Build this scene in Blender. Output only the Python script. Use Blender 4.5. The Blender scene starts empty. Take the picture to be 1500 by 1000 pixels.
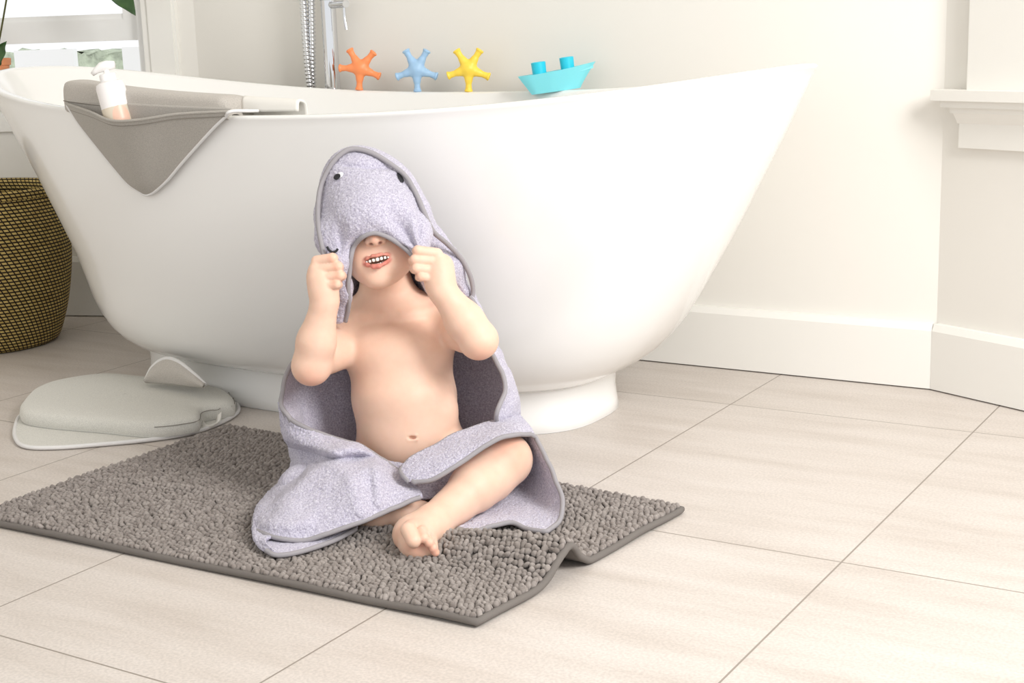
import bpy, math, random
import numpy as np
from mathutils import Vector, Matrix
from mathutils.bvhtree import BVHTree
random.seed(7); rng = np.random.default_rng(7)
C = bpy.context.scene.collection
# ---------------------------------------------------------------- camera (recovered from the floor tile lines)
R = np.array([[0.85270642, -0.08403484, 0.51558696],
              [0.52143352, 0.19663218, -0.83032696],
              [-0.0316046, 0.97686945, 0.2114881]])
FPX = 2086.03
CAM = np.array([0.0, 0.0, 0.66])
RT, UP, FW = R[:, 0], R[:, 1], -R[:, 2]
cam = bpy.data.cameras.new('camera'); camo = bpy.data.objects.new('camera', cam); C.objects.link(camo)
cam.sensor_width = 36; cam.lens = FPX/1500*36; cam.clip_start = .05
camo.matrix_world = Matrix([[*R[0], CAM[0]], [*R[1], CAM[1]], [*R[2], CAM[2]], [0, 0, 0, 1]])
bpy.context.scene.camera = camo

def U(px, py, d):            # a picture position at a given distance -> point in the room
    return CAM + (RT*(px-750) + UP*(500-py) + FW*FPX)*(d/FPX)
def onZ(px, py, z):
    v = RT*(px-750)+UP*(500-py)+FW*FPX
    return CAM + v*((z-CAM[2])/v[2])
def onY(px, py, y):
    v = RT*(px-750)+UP*(500-py)+FW*FPX
    return CAM + v*(y/v[1])
def depth(P): return float((np.asarray(P)-CAM)@FW)

# ---------------------------------------------------------------- objects
def mesh_data(name, V, F, smooth=True):
    me = bpy.data.meshes.new(name)
    V = np.asarray(V, dtype=np.float32)
    if isinstance(F, np.ndarray):
        n, k = F.shape
        me.vertices.add(len(V)); me.vertices.foreach_set('co', V.ravel())
        me.loops.add(n*k); me.loops.foreach_set('vertex_index', F.astype(np.int32).ravel())
        me.polygons.add(n)
        me.polygons.foreach_set('loop_start', np.arange(0, n*k, k, dtype=np.int32))
        me.polygons.foreach_set('loop_total', np.full(n, k, dtype=np.int32))
        me.update(calc_edges=True)
    else:
        me.from_pydata([tuple(map(float, v)) for v in V], [], [tuple(int(i) for i in f) for f in F]); me.update()
    me.polygons.foreach_set('use_smooth', [smooth]*len(me.polygons))
    me.update()
    return me
def obj(name, V, F, mat, parent=None, smooth=True, autosmooth=None):
    me = mesh_data(name, V, F, smooth)
    if mat: me.materials.append(mat)
    if autosmooth is not None:
        me.set_sharp_from_angle(angle=math.radians(autosmooth))
    o = bpy.data.objects.new(name, me); C.objects.link(o)
    if parent is not None: adopt(o, parent)
    return o
WORLD = {}
def adopt(o, parent):
    o.parent = parent
    o.matrix_parent_inverse = Matrix.Translation(-Vector(WORLD.get(parent.name, (0, 0, 0))))
def empty(name, loc):
    o = bpy.data.objects.new(name, None); C.objects.link(o); o.location = loc
    o.empty_display_size = .05; WORLD[o.name] = tuple(loc); return o
def tag(o, label, cat, group=None):
    o['label'] = label; o['category'] = cat
    if group: o['group'] = group
    return o
def struct(o): o['kind'] = 'structure'; return o

class MB:                     # mesh builder: collects pieces into one mesh
    def __init__(s): s.V = []; s.F = []; s.n = 0
    def add(s, V, F):
        V = np.asarray(V, float)
        s.V.append(V); s.F += [tuple(i+s.n for i in f) for f in F]; s.n += len(V); return s
    def box(s, c, size, rot=None):
        x, y, z = [v/2 for v in size]
        V = np.array([[a, b, d] for a in (-x, x) for b in (-y, y) for d in (-z, z)])
        if rot is not None: V = V@np.asarray(rot).T
        return s.add(V+np.asarray(c), [(0, 1, 3, 2), (4, 6, 7, 5), (0, 4, 5, 1), (2, 3, 7, 6), (0, 2, 6, 4), (1, 5, 7, 3)])
    def prism(s, poly, z0, z1, frame=None):      # poly 2D -> extruded; frame maps (x,y,z)
        n = len(poly); V = [(x, y, z0) for x, y in poly]+[(x, y, z1) for x, y in poly]
        V = np.array(V, float)
        if frame is not None: V = frame(V)
        return s.add(V, [tuple(range(n))[::-1], tuple(range(n, 2*n))]+[(i, (i+1) % n, n+(i+1) % n, n+i) for i in range(n)])
    def lathe(s, prof, c=(0, 0, 0), n=40, rot=None):
        V = []
        for r, z in prof:
            for i in range(n):
                a = 2*math.pi*i/n; V.append((r*math.cos(a), r*math.sin(a), z))
        V = np.array(V)
        if rot is not None: V = V@np.asarray(rot).T
        F = [(j*n+i, j*n+(i+1) % n, (j+1)*n+(i+1) % n, (j+1)*n+i) for j in range(len(prof)-1) for i in range(n)]
        return s.add(V+np.asarray(c), F)
    def tube(s, P, r, n=10, closed=False, caps=True):
        P = np.asarray(P, float); m = len(P)
        r = np.full(m, r) if np.isscalar(r) else np.asarray(r)
        T = np.roll(P, -1, 0)-np.roll(P, 1, 0) if closed else np.gradient(P, axis=0)
        T /= np.linalg.norm(T, axis=1)[:, None]+1e-12
        a = np.cross(T[0], [0, 0, 1.0])
        if np.linalg.norm(a) < .1: a = np.cross(T[0], [0, 1.0, 0])
        V = []
        for i in range(m):
            a = a-T[i]*(a@T[i]); a /= np.linalg.norm(a)+1e-12; b = np.cross(T[i], a)
            for j in range(n):
                t = 2*math.pi*j/n; V.append(P[i]+r[i]*(a*math.cos(t)+b*math.sin(t)))
        F = [(i*n+j, i*n+(j+1) % n, ((i+1) % m)*n+(j+1) % n, ((i+1) % m)*n+j) for i in range(m if closed else m-1) for j in range(n)]
        if caps and not closed: F += [tuple(range(n))[::-1], tuple((m-1)*n+j for j in range(n))]
        return s.add(V, F)
    def build(s, name, mat, parent=None, smooth=True, autosmooth=None):
        return obj(name, np.vstack(s.V), s.F, mat, parent, smooth, autosmooth)

def spline(P, n, closed=False):                    # Catmull-Rom through P, n samples, chord-length spaced
    P = np.asarray(P, float)
    if closed: P = np.vstack([P, P[:1]])
    if len(P) < 3:
        t = np.linspace(0, 1, n)[:, None]; return P[0]*(1-t)+P[-1]*t
    E = np.vstack([P[-2] if closed else 2*P[0]-P[1], P, P[1] if closed else 2*P[-1]-P[-2]])
    out = []
    for i in range(len(P)-1):
        p0, p1, p2, p3 = E[i:i+4]
        t = np.linspace(0, 1, 24, endpoint=False)[:, None]
        out.append(.5*((2*p1)+(-p0+p2)*t+(2*p0-5*p1+4*p2-p3)*t*t+(-p0+3*p1-3*p2+p3)*t**3))
    out = np.vstack(out+[P[-1:]])
    L = np.r_[0, np.cumsum(np.linalg.norm(np.diff(out, axis=0), axis=1))]
    q = np.linspace(0, L[-1], n+1)[:-1] if closed else np.linspace(0, L[-1], n)
    return np.stack([np.interp(q, L, out[:, k]) for k in range(out.shape[1])], 1)

def grid_faces(nu, nv, wrap=False):
    i, j = np.meshgrid(np.arange(nu-1), np.arange(nv if wrap else nv-1), indexing='ij')
    j2 = (j+1) % nv
    return np.stack([i*nv+j, (i+1)*nv+j, (i+1)*nv+j2, i*nv+j2], -1).reshape(-1, 4)

# ---------------------------------------------------------------- implicit surfaces
def rot_frame(ax, up):                              # columns: ax, completed, up-ish
    ax = np.asarray(ax, float); ax /= np.linalg.norm(ax)
    up = np.asarray(up, float); up = up-ax*(up@ax); up /= np.linalg.norm(up)
    return np.stack([ax, np.cross(up, ax), up], 1)
class Field:
    def __init__(s, lo, hi, h):
        s.lo = np.asarray(lo, float); s.h = h
        s.n = np.ceil((np.asarray(hi)-s.lo)/h).astype(int)+1
        s.D = np.full(s.n, .03, np.float32)
    def win(s, lo, hi):
        a = np.maximum(((np.asarray(lo)-s.lo)/s.h).astype(int)-1, 0)
        b = np.minimum(((np.asarray(hi)-s.lo)/s.h).astype(int)+2, s.n)
        if np.any(b <= a): return None
        ax = [(s.lo[k]+s.h*np.arange(a[k], b[k])).astype(np.float32) for k in range(3)]
        return tuple(slice(a[k], b[k]) for k in range(3)), ax
    def put(s, lo, hi, fn, k, mode='add'):
        m = k+.008
        w = s.win(np.asarray(lo)-m, np.asarray(hi)+m)
        if w is None: return
        sl, ax = w
        X, Y, Z = np.meshgrid(*ax, indexing='ij', sparse=True)
        d = fn(X, Y, Z).astype(np.float32)
        A = s.D[sl]
        if mode == 'add':
            hh = np.maximum(k-np.abs(A-d), 0)/max(k, 1e-6)
            s.D[sl] = np.minimum(A, d)-hh*hh*k*.25
        elif mode == 'sub':
            d = -d; hh = np.maximum(k-np.abs(A-d), 0)/max(k, 1e-6)
            s.D[sl] = np.maximum(A, d)+hh*hh*k*.25
    def cap(s, A, B, r1, r2, k=.01, mode='add'):
        A = np.asarray(A, float); B = np.asarray(B, float); r = max(r1, r2)
        ba = B-A; L2 = float(ba@ba)+1e-12
        def fn(X, Y, Z):
            px, py, pz = X-A[0], Y-A[1], Z-A[2]
            t = np.clip((px*ba[0]+py*ba[1]+pz*ba[2])/L2, 0, 1)
            return np.sqrt((px-t*ba[0])**2+(py-t*ba[1])**2+(pz-t*ba[2])**2)-(r1+(r2-r1)*t)
        s.put(np.minimum(A, B)-r, np.maximum(A, B)+r, fn, k, mode)
    def ell(s, c, rad, k=.01, M=None, mode='add'):   # M columns = axes of the ellipsoid
        c = np.asarray(c, float); rad = np.asarray(rad, float); r = rad.max()
        if M is None: M = np.stack([RT, UP, FW], 1)
        def fn(X, Y, Z):
            p = (X-c[0], Y-c[1], Z-c[2]); k0 = 0; k1 = 0
            for i in range(3):
                q = p[0]*M[0, i]+p[1]*M[1, i]+p[2]*M[2, i]
                k0 = k0+(q/rad[i])**2; k1 = k1+(q/rad[i]**2)**2
            k0 = np.sqrt(k0); return k0*(k0-1)/np.maximum(np.sqrt(k1), 1e-6)
        s.put(c-r, c+r, fn, k, mode)
    def chain(s, P, rr, k=.01, mode='add'):
        for i in range(len(P)-1): s.cap(P[i], P[i+1], rr[i], rr[i+1], k, mode)
    def mesh(s):
        D = s.D; ins = D < 0
        c = np.zeros(np.array(D.shape)-1, np.int8)
        for dx in (0, 1):
            for dy in (0, 1):
                for dz in (0, 1):
                    c += ins[dx:D.shape[0]-1+dx, dy:D.shape[1]-1+dy, dz:D.shape[2]-1+dz]
        act = (c > 0) & (c < 8)
        I = np.argwhere(act); idx = np.full(act.shape, -1, np.int32); idx[act] = np.arange(len(I))
        S = np.zeros((len(I), 3)); N = np.zeros(len(I))
        cor = [(a, b, d) for a in (0, 1) for b in (0, 1) for d in (0, 1)]
        val = {q: D[I[:, 0]+q[0], I[:, 1]+q[1], I[:, 2]+q[2]] for q in cor}
        for q in cor:
            for k in range(3):
                if q[k]: continue
                q2 = list(q); q2[k] = 1; q2 = tuple(q2)
                a, b = val[q], val[q2]; m = (a < 0) != (b < 0)
                t = np.where(m, a/np.where(m, a-b, 1), 0)
                p = np.tile(np.array(q, float), (len(I), 1)); p[:, k] = t
                S[m] += p[m]; N[m] += 1
        V = s.lo+s.h*(I+S/N[:, None])
        F = []
        for k in range(3):
            k1, k2 = (k+1) % 3, (k+2) % 3
            sl = [slice(None)]*3; sh = [slice(None)]*3
            sl[k] = slice(0, D.shape[k]-1); sh[k] = slice(1, D.shape[k])
            a = ins[tuple(sl)]; b = ins[tuple(sh)]
            E = np.argwhere(a != b)
            ok = (E[:, k1] > 0) & (E[:, k2] > 0) & (E[:, k1] < D.shape[k1]-1) & (E[:, k2] < D.shape[k2]-1)
            E = E[ok]
            fl = a[tuple(E.T)]
            def g(o1, o2):
                Q = E.copy(); Q[:, k1] -= o1; Q[:, k2] -= o2
                return idx[tuple(Q.T)]
            q = np.stack([g(1, 1), g(0, 1), g(0, 0), g(1, 0)], 1)
            q[~fl] = q[~fl][:, ::-1]
            F.append(q)
        F = np.vstack(F)
        return V, F
def laplace(V, F, it=3, lam=.5):
    for _ in range(it):
        S = np.zeros_like(V); n = np.zeros(len(V))
        for a, b in ((0, 1), (1, 2), (2, 3), (3, 0)):
            for p, q in ((a, b), (b, a)):
                for k in range(3): S[:, k] += np.bincount(F[:, p], V[F[:, q], k], len(V))
                n += np.bincount(F[:, p], minlength=len(V))
        V = V+(S/np.maximum(n, 1)[:, None]-V)*lam
    return V
def normals(V, F):
    n = np.cross(V[F[:, 2]]-V[F[:, 0]], V[F[:, 3]]-V[F[:, 1]])
    N = np.zeros_like(V)
    for k in range(3):
        for a in range(4): N[:, k] += np.bincount(F[:, a], n[:, k], len(V))
    return N/(np.linalg.norm(N, axis=1)[:, None]+1e-12)
def hashn(P, f, seed=0):                            # cheap smooth value noise on points, about -1..1
    Q = P*f+seed*17.3; i = np.floor(Q).astype(np.int64); w = Q-i; w = w*w*(3-2*w); out = 0
    for a in (0, 1):
        for b in (0, 1):
            for c in (0, 1):
                h = (i[:, 0]+a)*374761393+(i[:, 1]+b)*668265263+(i[:, 2]+c)*2147483647+seed*974711
                h = (h ^ (h >> 13))*1274126177; h = (h ^ (h >> 16)) & 0xffff
                ww = (w[:, 0] if a else 1-w[:, 0])*(w[:, 1] if b else 1-w[:, 1])*(w[:, 2] if c else 1-w[:, 2])
                out = out+ww*(h/32767.5-1)
    return out

# ---------------------------------------------------------------- materials
class NT:
    def __init__(s, name):
        s.m = bpy.data.materials.new(name); s.m.use_nodes = True; s.t = s.m.node_tree
        s.b = s.t.nodes['Principled BSDF']
    def n(s, kind, **kw):
        x = s.t.nodes.new(kind)
        for k, v in kw.items():
            if k in x.inputs: x.inputs[k].default_value = v
            else: setattr(x, k, v)
        return x
    def l(s, a, b): s.t.links.new(a, b)
    def set(s, **kw):
        for k, v in kw.items():
            k = k.replace('_', ' ')
            s.b.inputs[k].default_value = (*v, 1) if isinstance(v, tuple) and len(v) == 3 and s.b.inputs[k].type == 'RGBA' else v
        return s
    def coord(s, out='Object'): return s.n('ShaderNodeTexCoord').outputs[out]
    def noise(s, scale, detail=3, vec=None, **kw):
        x = s.n('ShaderNodeTexNoise', Scale=scale, Detail=detail, **kw); s.l(vec or s.coord(), x.inputs['Vector']); return x
    def ramp(s, fac, stops):
        r = s.n('ShaderNodeValToRGB'); e = r.color_ramp.elements
        while len(e) < len(stops): e.new(.5)
        for q, (p, c) in zip(e, stops): q.position = p; q.color = (*c, 1)
        s.l(fac, r.inputs['Fac']); return r.outputs['Color']
    def bump(s, h, strength=.3, dist=.001):
        b = s.n('ShaderNodeBump', Strength=strength, Distance=dist); s.l(h, b.inputs['Height'])
        s.l(b.outputs['Normal'], s.b.inputs['Normal']); return b
def srgb(r, g, b):
    f = lambda c: (c/255/12.92) if c/255 <= .04045 else ((c/255+.055)/1.055)**2.4
    return (f(r), f(g), f(b))
def plain(name, col, rough=.5, metal=0, bump=None, vary=0.0, **kw):
    t = NT(name); t.set(Base_Color=col, Roughness=rough, Metallic=metal, **kw)
    nz = t.noise(bump[0] if bump else 20, 3)
    if bump: t.bump(nz.outputs['Fac'], bump[1], bump[2])
    if vary:
        lo = tuple(c*(1-vary) for c in col); hi = tuple(min(1, c*(1+vary)) for c in col)
        t.l(t.ramp(t.noise(bump[0]*.6 if bump else 8, 4).outputs['Fac'], [(.3, lo), (.7, hi)]), t.b.inputs['Base Color'])
    return t.m
# ================================================================ the room
M = {}
M['wall'] = plain('wall_paint', srgb(236, 233, 226), .7, bump=(120, .05, .0005))
M['trim'] = plain('trim_paint', srgb(240, 238, 232), .4, bump=(40, .03, .0005))
t = NT('floor_tile'); 
mp = t.n('ShaderNodeMapping'); t.l(t.coord(), mp.inputs['Vector'])
TW, TH = .4246, .652
mp.inputs['Location'].default_value = (.5445+TW*10, -2.2935+TH*10, 0)
br = t.n('ShaderNodeTexBrick', Scale=1.0, offset=0.0, squash=1.0)
for k, v in (('Mortar Size', .0013), ('Mortar Smooth', .1), ('Brick Width', TW), ('Row Height', TH), ('Bias', 0.0)): br.inputs[k].default_value = v
t.l(mp.outputs[0], br.inputs['Vector'])
mp2 = t.n('ShaderNodeMapping'); mp2.inputs['Scale'].default_value = (1, 6, 1); t.l(t.coord(), mp2.inputs['Vector'])
nz = t.noise(3.2, 8, mp2.outputs[0]); nz.inputs['Roughness'].default_value = .6
tile = t.ramp(nz.outputs['Fac'], [(.3, srgb(198, 188, 179)), (.5, srgb(208, 199, 191)), (.72, srgb(215, 207, 200))])
sp = t.noise(260, 2); spc = t.ramp(sp.outputs['Fac'], [(.35, (.9, .9, .9)), (.65, (1.05, 1.05, 1.05))])
mx = t.n('ShaderNodeMix', data_type='RGBA', blend_type='MULTIPLY'); mx.inputs[0].default_value = 1
t.l(tile, mx.inputs[6]); t.l(spc, mx.inputs[7])
mg = t.n('ShaderNodeMix', data_type='RGBA'); t.l(br.outputs['Fac'], mg.inputs[0]); t.l(mx.outputs[2], mg.inputs[6]); mg.inputs[7].default_value = (*srgb(150, 140, 130), 1)
t.l(mg.outputs[2], t.b.inputs['Base Color'])
inv = t.n('ShaderNodeMath', operation='SUBTRACT'); inv.inputs[0].default_value = 1; t.l(br.outputs['Fac'], inv.inputs[1])
t.bump(inv.outputs[0], .5, .001); t.set(Roughness=.42, Specular_IOR_Level=.35)
M['floor'] = t.m

WY = 2.554
CL = np.array([-2.44, WY]); AL = math.radians(200)      # left bay wall starts here, runs this way
CR = np.array([-.678, WY]); AR = math.radians(-24.4)
HT = 2.5
struct(MB().box((-.9, .8, -.02), (5.2, 4.4, .04)).build('floor', M['floor'], smooth=False))
def wframe(c, ang):   # local (s along wall, n into the room, z)
    tdir = np.array([math.cos(ang), math.sin(ang)]); nin = np.array([-tdir[1], tdir[0]])
    if nin[1] > 0: nin = -nin
    def f(V):
        V = np.asarray(V, float); return np.c_[c[0]+V[:, 0]*tdir[0]+V[:, 1]*nin[0], c[1]+V[:, 0]*tdir[1]+V[:, 1]*nin[1], V[:, 2]]
    return f
def wbox(mb, f, s0, s1, n0, n1, z0, z1):
    V = np.array([(a, b, c) for a in (s0, s1) for b in (n0, n1) for c in (z0, z1)])
    mb.add(f(V), [(0, 1, 3, 2), (4, 6, 7, 5), (0, 4, 5, 1), (2, 3, 7, 6), (0, 2, 6, 4), (1, 5, 7, 3)]); return mb
fB = wframe(CR, math.pi); fL = wframe(CL, AL); fR = wframe(CR, AR)
LB = float(CR[0]-CL[0])
struct(wbox(MB(), fB, -.02, LB+.02, -.1, 0, 0, HT).build('wall_back', M['wall'], smooth=False))
LL = 1.0
WL = (.128, .85, .555, 1.75)                               # window opening on left bay wall s0 s1 z0 z1
w = MB()
wbox(w, fL, 0, WL[0], -.1, 0, 0, HT); wbox(w, fL, WL[1], LL, -.1, 0, 0, HT)
wbox(w, fL, WL[0], WL[1], -.1, 0, 0, WL[2]); wbox(w, fL, WL[0], WL[1], -.1, 0, WL[3], HT)
struct(w.build('wall_left', M['wall'], smooth=False))
WR = (.20, .80, .53, 1.75)
w = MB()
wbox(w, fR, 0, WR[0], -.1, 0, 0, HT); wbox(w, fR, WR[1], .95, -.1, 0, 0, HT)
wbox(w, fR, WR[0], WR[1], -.1, 0, 0, WR[2]); wbox(w, fR, WR[0], WR[1], -.1, 0, WR[3], HT)
struct(w.build('wall_right', M['wall'], smooth=False))
# side wall beyond the left bay
eL = fL([(LL, 0, 0)])[0]
struct(MB().box((eL[0]-.05, eL[1]/2-.65, HT/2), (.1, eL[1]+1.3, HT)).build('wall_left_side', M['wall'], smooth=False))
struct(MB().box((-1.2, .7, HT+.05), (4.6, 4.0, .1)).build('ceiling', M['wall'], smooth=False))
# baseboards
def base_prof(mb, f, s0, s1, h=.122):
    wbox(mb, f, s0, s1, 0, .018, .0025, h-.012)
    V = np.array([(s, n, z) for s in (s0, s1) for n, z in ((0, h-.012), (.018, h-.012), (.012, h), (0, h))])
    mb.add(f(V), [(0, 1, 2, 3), (7, 6, 5, 4), (1, 5, 6, 2), (2, 6, 7, 3)]); return mb
struct(base_prof(MB(), fB, .004, LB-.004).build('baseboard_back', M['trim'], smooth=False))
struct(base_prof(MB(), fL, .003, LL, .15).build('baseboard_left', M['trim'], smooth=False))
struct(base_prof(MB(), fR, .004, .95).build('baseboard_right', M['trim'], smooth=False))
M['gap'] = plain('shadow_gap', srgb(96, 84, 70), .8)
# windows
M['glass'] = (lambda t: (t.set(Base_Color=(1, 1, 1), Roughness=.02, Transmission_Weight=1.0, IOR=1.1), t.m)[1])(NT('window_glass'))
M['frame'] = plain('window_paint', srgb(238, 238, 236), .35, bump=(30, .02, .0004))
win = MB()
s0, s1, z0, z1 = WL
wbox(win, fL, s0, s0+.022, -.09, -.005, z0, z1); wbox(win, fL, s1-.022, s1, -.09, -.005, z0, z1)
wbox(win, fL, s0, s1, -.09, -.005, z1-.02, z1); wbox(win, fL, s0, s1, -.09, -.005, z0-.002, z0+.012)
window1 = struct(win.build('window_1', M['frame'], smooth=False))
sash = MB(); a, b = s0+.024, s1-.024; zb = .672
wbox(sash, fL, a, b, -.062, -.03, zb, zb+.052); wbox(sash, fL, a, b, -.058, -.034, zb+.052, zb+.064)
wbox(sash, fL, a, a+.045, -.062, -.03, zb+.052, 1.2); wbox(sash, fL, b-.045, b, -.062, -.03, zb+.052, 1.2); wbox(sash, fL, a, b, -.062, -.03, 1.2, 1.25)
so = sash.build('sash', M['frame'], window1, smooth=False)
po = wbox(MB(), fL, a+.045, b-.045, -.048, -.043, zb+.064, 1.2).build('window_pane', M['glass'], window1, smooth=False)
def casing(mb, f, s0, s1, z0, z1, w, left=True, right=True):
    for (q0, q1) in (([(s0-w, s0)] if left else [])+([(s1, s1+w)] if right else [])):
        wbox(mb, f, q0, q1, 0, .014, z0, z1+w); wbox(mb, f, q0+.006, q1-.018, .014, .02, z0, z1+w)
    wbox(mb, f, s0-w*left, s1+w*right, 0, .014, z1, z1+w)
    return mb
cs = casing(MB(), fL, s0, s1, z0+.012, z1, .085)
struct(cs.build('trim_1', M['trim'], smooth=False))
st = MB()
def stool(mb, f, s0, s1, zt, apron):
    wbox(mb, f, s0, s1, -.08, .048, zt-.018, zt)
    wbox(mb, f, s0+.012, s1-.012, 0, .036, zt-.030, zt-.018)
    wbox(mb, f, s0+.024, s1-.024, 0, .026, zt-.040, zt-.030)
    V = np.array([(s, n, z) for s in (s0+.03, s1-.03) for n, z in ((0, zt-.058), (.012, zt-.058), (.024, zt-.040), (0, zt-.040))])
    mb.add(f(V), [(0, 1, 2, 3), (7, 6, 5, 4), (1, 5, 6, 2), (2, 6, 7, 3), (0, 4, 5, 1)])
    wbox(mb, f, s0+.034, s1-.034, 0, .012, zt-apron, zt-.058)
    return mb
struct(stool(st, fL, s0-.10, s1+.1, .567, .105).build('trim_2', M['trim'], smooth=False))
win = MB(); s0, s1, z0, z1 = WR
wbox(win, fR, s0, s0+.022, -.09, -.005, z0, z1); wbox(win, fR, s1-.022, s1, -.09, -.005, z0, z1)
wbox(win, fR, s0, s1, -.09, -.005, z1-.02, z1); wbox(win, fR, s0, s1, -.09, -.005, z0-.002, z0+.012)
window2 = struct(win.build('window_2', M['frame'], smooth=False))
sash = MB(); a, b = s0+.024, s1-.024
wbox(sash, fR, a, b, -.062, -.03, z0+.014, z0+.07); wbox(sash, fR, a, a+.045, -.062, -.03, z0+.07, z1-.03); wbox(sash, fR, b-.045, b, -.062, -.03, z0+.07, z1-.03)
sash.build('sash', M['frame'], window2, smooth=False)
wbox(MB(), fR, a+.045, b-.045, -.048, -.043, z0+.07, z1-.03).build('window_pane', M['glass'], window2, smooth=False)
struct(casing(MB(), fR, s0, s1, z0+.011, z1, .142).build('trim_3', M['trim'], smooth=False))
struct(stool(MB(), fR, .010, s1+.1, .541, .10).build('trim_4', M['trim'], smooth=False))

# ================================================================ bathtub
t = NT('tub_enamel'); t.set(Base_Color=srgb(244, 243, 240), Roughness=.16, Coat_Weight=.3, Coat_Roughness=.08)
tn = t.noise(2.5, 2); t.bump(tn.outputs['Fac'], .02, .002); M['tub'] = t.m
TX, TY = -1.632, 2.11
def hull_ab(u):         # half-length, half-width, by height fraction 0..1
    prof = np.array(HULL); 
    return [np.interp(u, prof[:, 0], prof[:, k]) for k in (1, 2)]
HULL = [(0, .50, .215), (.03, .535, .245), (.09, .582, .276), (.2, .635, .306), (.35, .687, .332), (.5, .732, .350), (.65, .773, .362), (.8, .814, .372), (.92, .844, .379), (1, .865, .384)]
ZB = .074
def rimz(th):
    c_ = np.cos(th); return .545+np.where(c_ > 0, .055*np.abs(c_)**2.2, .078*np.abs(c_)**2.0)
def ring(a, b, th, ex=2.25):
    c, s = np.cos(th), np.sin(th)
    return TX+a*np.sign(c)*np.abs(c)**(2/ex), TY+b*np.sign(s)*np.abs(s)**(2/ex)
NTH = 160
th = np.linspace(0, 2*np.pi, NTH, endpoint=False)
rings = []
def addring(a, b, z, ex=2.25): x, y = ring(a, b, th, ex); rings.append(np.c_[x, y, np.broadcast_to(z, th.shape)])
zr = rimz(th)
us = np.array([0, .02, .05, .09, .14, .2, .28, .37, .46, .55, .64, .73, .82, .9, .96, .985])
hp = np.array(HULL)
from_s = [spline(hp, 60)]
hs = from_s[0]
for u in us:
    a, b = np.interp(u, hs[:, 0], hs[:, 1]), np.interp(u, hs[:, 0], hs[:, 2])
    addring(a, b, ZB+(zr-ZB)*u, 2.25+.65*(1-min(1, u*3)))
    left_ = rings[-1][:, 0] < TX; rings[-1][left_, 0] = TX+(rings[-1][left_, 0]-TX)*(1-.040/a*math.sin(math.pi*min(1, u*1.02)))
OUTER = len(rings)
for da, dz in ((.0005, -.004), (-.002, -.0012), (-.006, 0), (-.014, 0), (-.019, -.0015), (-.022, -.006)): addring(.865+da, .384+da, zr+dz)
for u in (.9, .78, .62, .45, .3, .17, .08, .03):
    a, b = np.interp(u, hs[:, 0], hs[:, 1]), np.interp(u, hs[:, 0], hs[:, 2])
    addring(a-.03, b-.028, .10+(zr-.10)*u)
    left_ = rings[-1][:, 0] < TX; rings[-1][left_, 0] = TX+(rings[-1][left_, 0]-TX)*(1-.040/a*math.sin(math.pi*u))
addring(.35, .15, .105); addring(.05, .03, .104)
TV = np.vstack(rings); TF = grid_faces(len(rings), NTH, wrap=True)
n0 = len(rings)
TFl = [tuple(f[::-1]) for f in TF]+[tuple(range(NTH))[::-1], tuple((n0-1)*NTH+i for i in range(NTH))]
tub = empty('bathtub', (TX, TY, 0))
tag(tub, 'white freestanding slipper bathtub with raised ends standing against the back wall', 'bathtub')
basin = obj('basin', TV, TFl, M['tub'], tub)
ped = []
for a, b, z in ((.500, .206, 0.0005), (.503, .209, .003), (.500, .208, .02), (.497, .206, .045), (.498, .207, .062), (.502, .212, .082)):
    x, y = ring(a, b, th, 2.9); ped.append(np.c_[x, y, np.full(NTH, z)])
pv = np.vstack(ped); pf = [tuple(f[::-1]) for f in grid_faces(len(ped), NTH, wrap=True)]+[tuple(range(NTH))]
obj('pedestal', pv, pf, M['tub'], tub)
OV = TV[:OUTER*NTH]; OF = grid_faces(OUTER, NTH, wrap=True)
tub_bvh = BVHTree.FromPolygons([tuple(v) for v in OV], [tuple(map(int, f)) for f in OF])
def on_tub(px, py, off=0.0):
    v = RT*(px-750)+UP*(500-py)+FW*FPX
    hit = tub_bvh.ray_cast(Vector(CAM), Vector(v).normalized())
    if hit[0] is None: return None
    n = np.array(hit[1]); n = n if n@v < 0 else -n
    return np.array(hit[0])+n*off
def rim_pt(x, front=True, inset=.010):   # a point on top of the rim at a given X
    c = (x-TX)/(.865-inset); th_ = math.acos(np.sign(c)*abs(c)**(2.25/2))
    if front: th_ = -th_
    X, Y = ring(.865-inset, .384-inset, np.array([th_])); return np.array([X[0], Y[0], rimz(th_)])

# ================================================================ faucet
t = NT('chrome'); t.set(Base_Color=(.70, .71, .73), Metallic=1.0, Roughness=.06); cn = t.noise(6, 1); t.bump(cn.outputs['Fac'], .02, .002); M['chrome'] = t.m
fx, fy = -2.003, 2.512
fa = empty('bath_faucet', (fx, fy, 0)); tag(fa, 'chrome floor-standing bath faucet with a ribbed hose behind the tub', 'faucet')
MB().lathe([(.0, 0), (.032, 0), (.032, .006), (.018, .012), (.0165, .02), (.0165, .60), (.0165, 1.02), (.015, 1.03), (0, 1.03)], (fx, fy, 0), 32).build('pole', M['chrome'], fa, autosmooth=40)
MB().lathe([(.0165, .742), (.0185, .7425), (.0185, .748), (.0165, .7485)], (fx, fy, 0), 32).build('collar', M['chrome'], fa)
q = onY(520, 5, fy-.02)
h = MB(); A_ = np.array([fx, fy, q[2]]); B_ = A_+np.array([.068, -.025, 0])
h.tube([A_, A_*.3+B_*.7, B_], .0085, 16)
hob = h.build('handle', M['chrome'], fa, autosmooth=40)
L0 = B_-np.array([.008, -.003, .002]); MB().tube([L0, L0-np.array([0, 0, .03]), L0+np.array([.004, 0, -.052])], .0038, 12).build('lever', M['chrome'], hob, autosmooth=40)
hs_ = MB()
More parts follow.
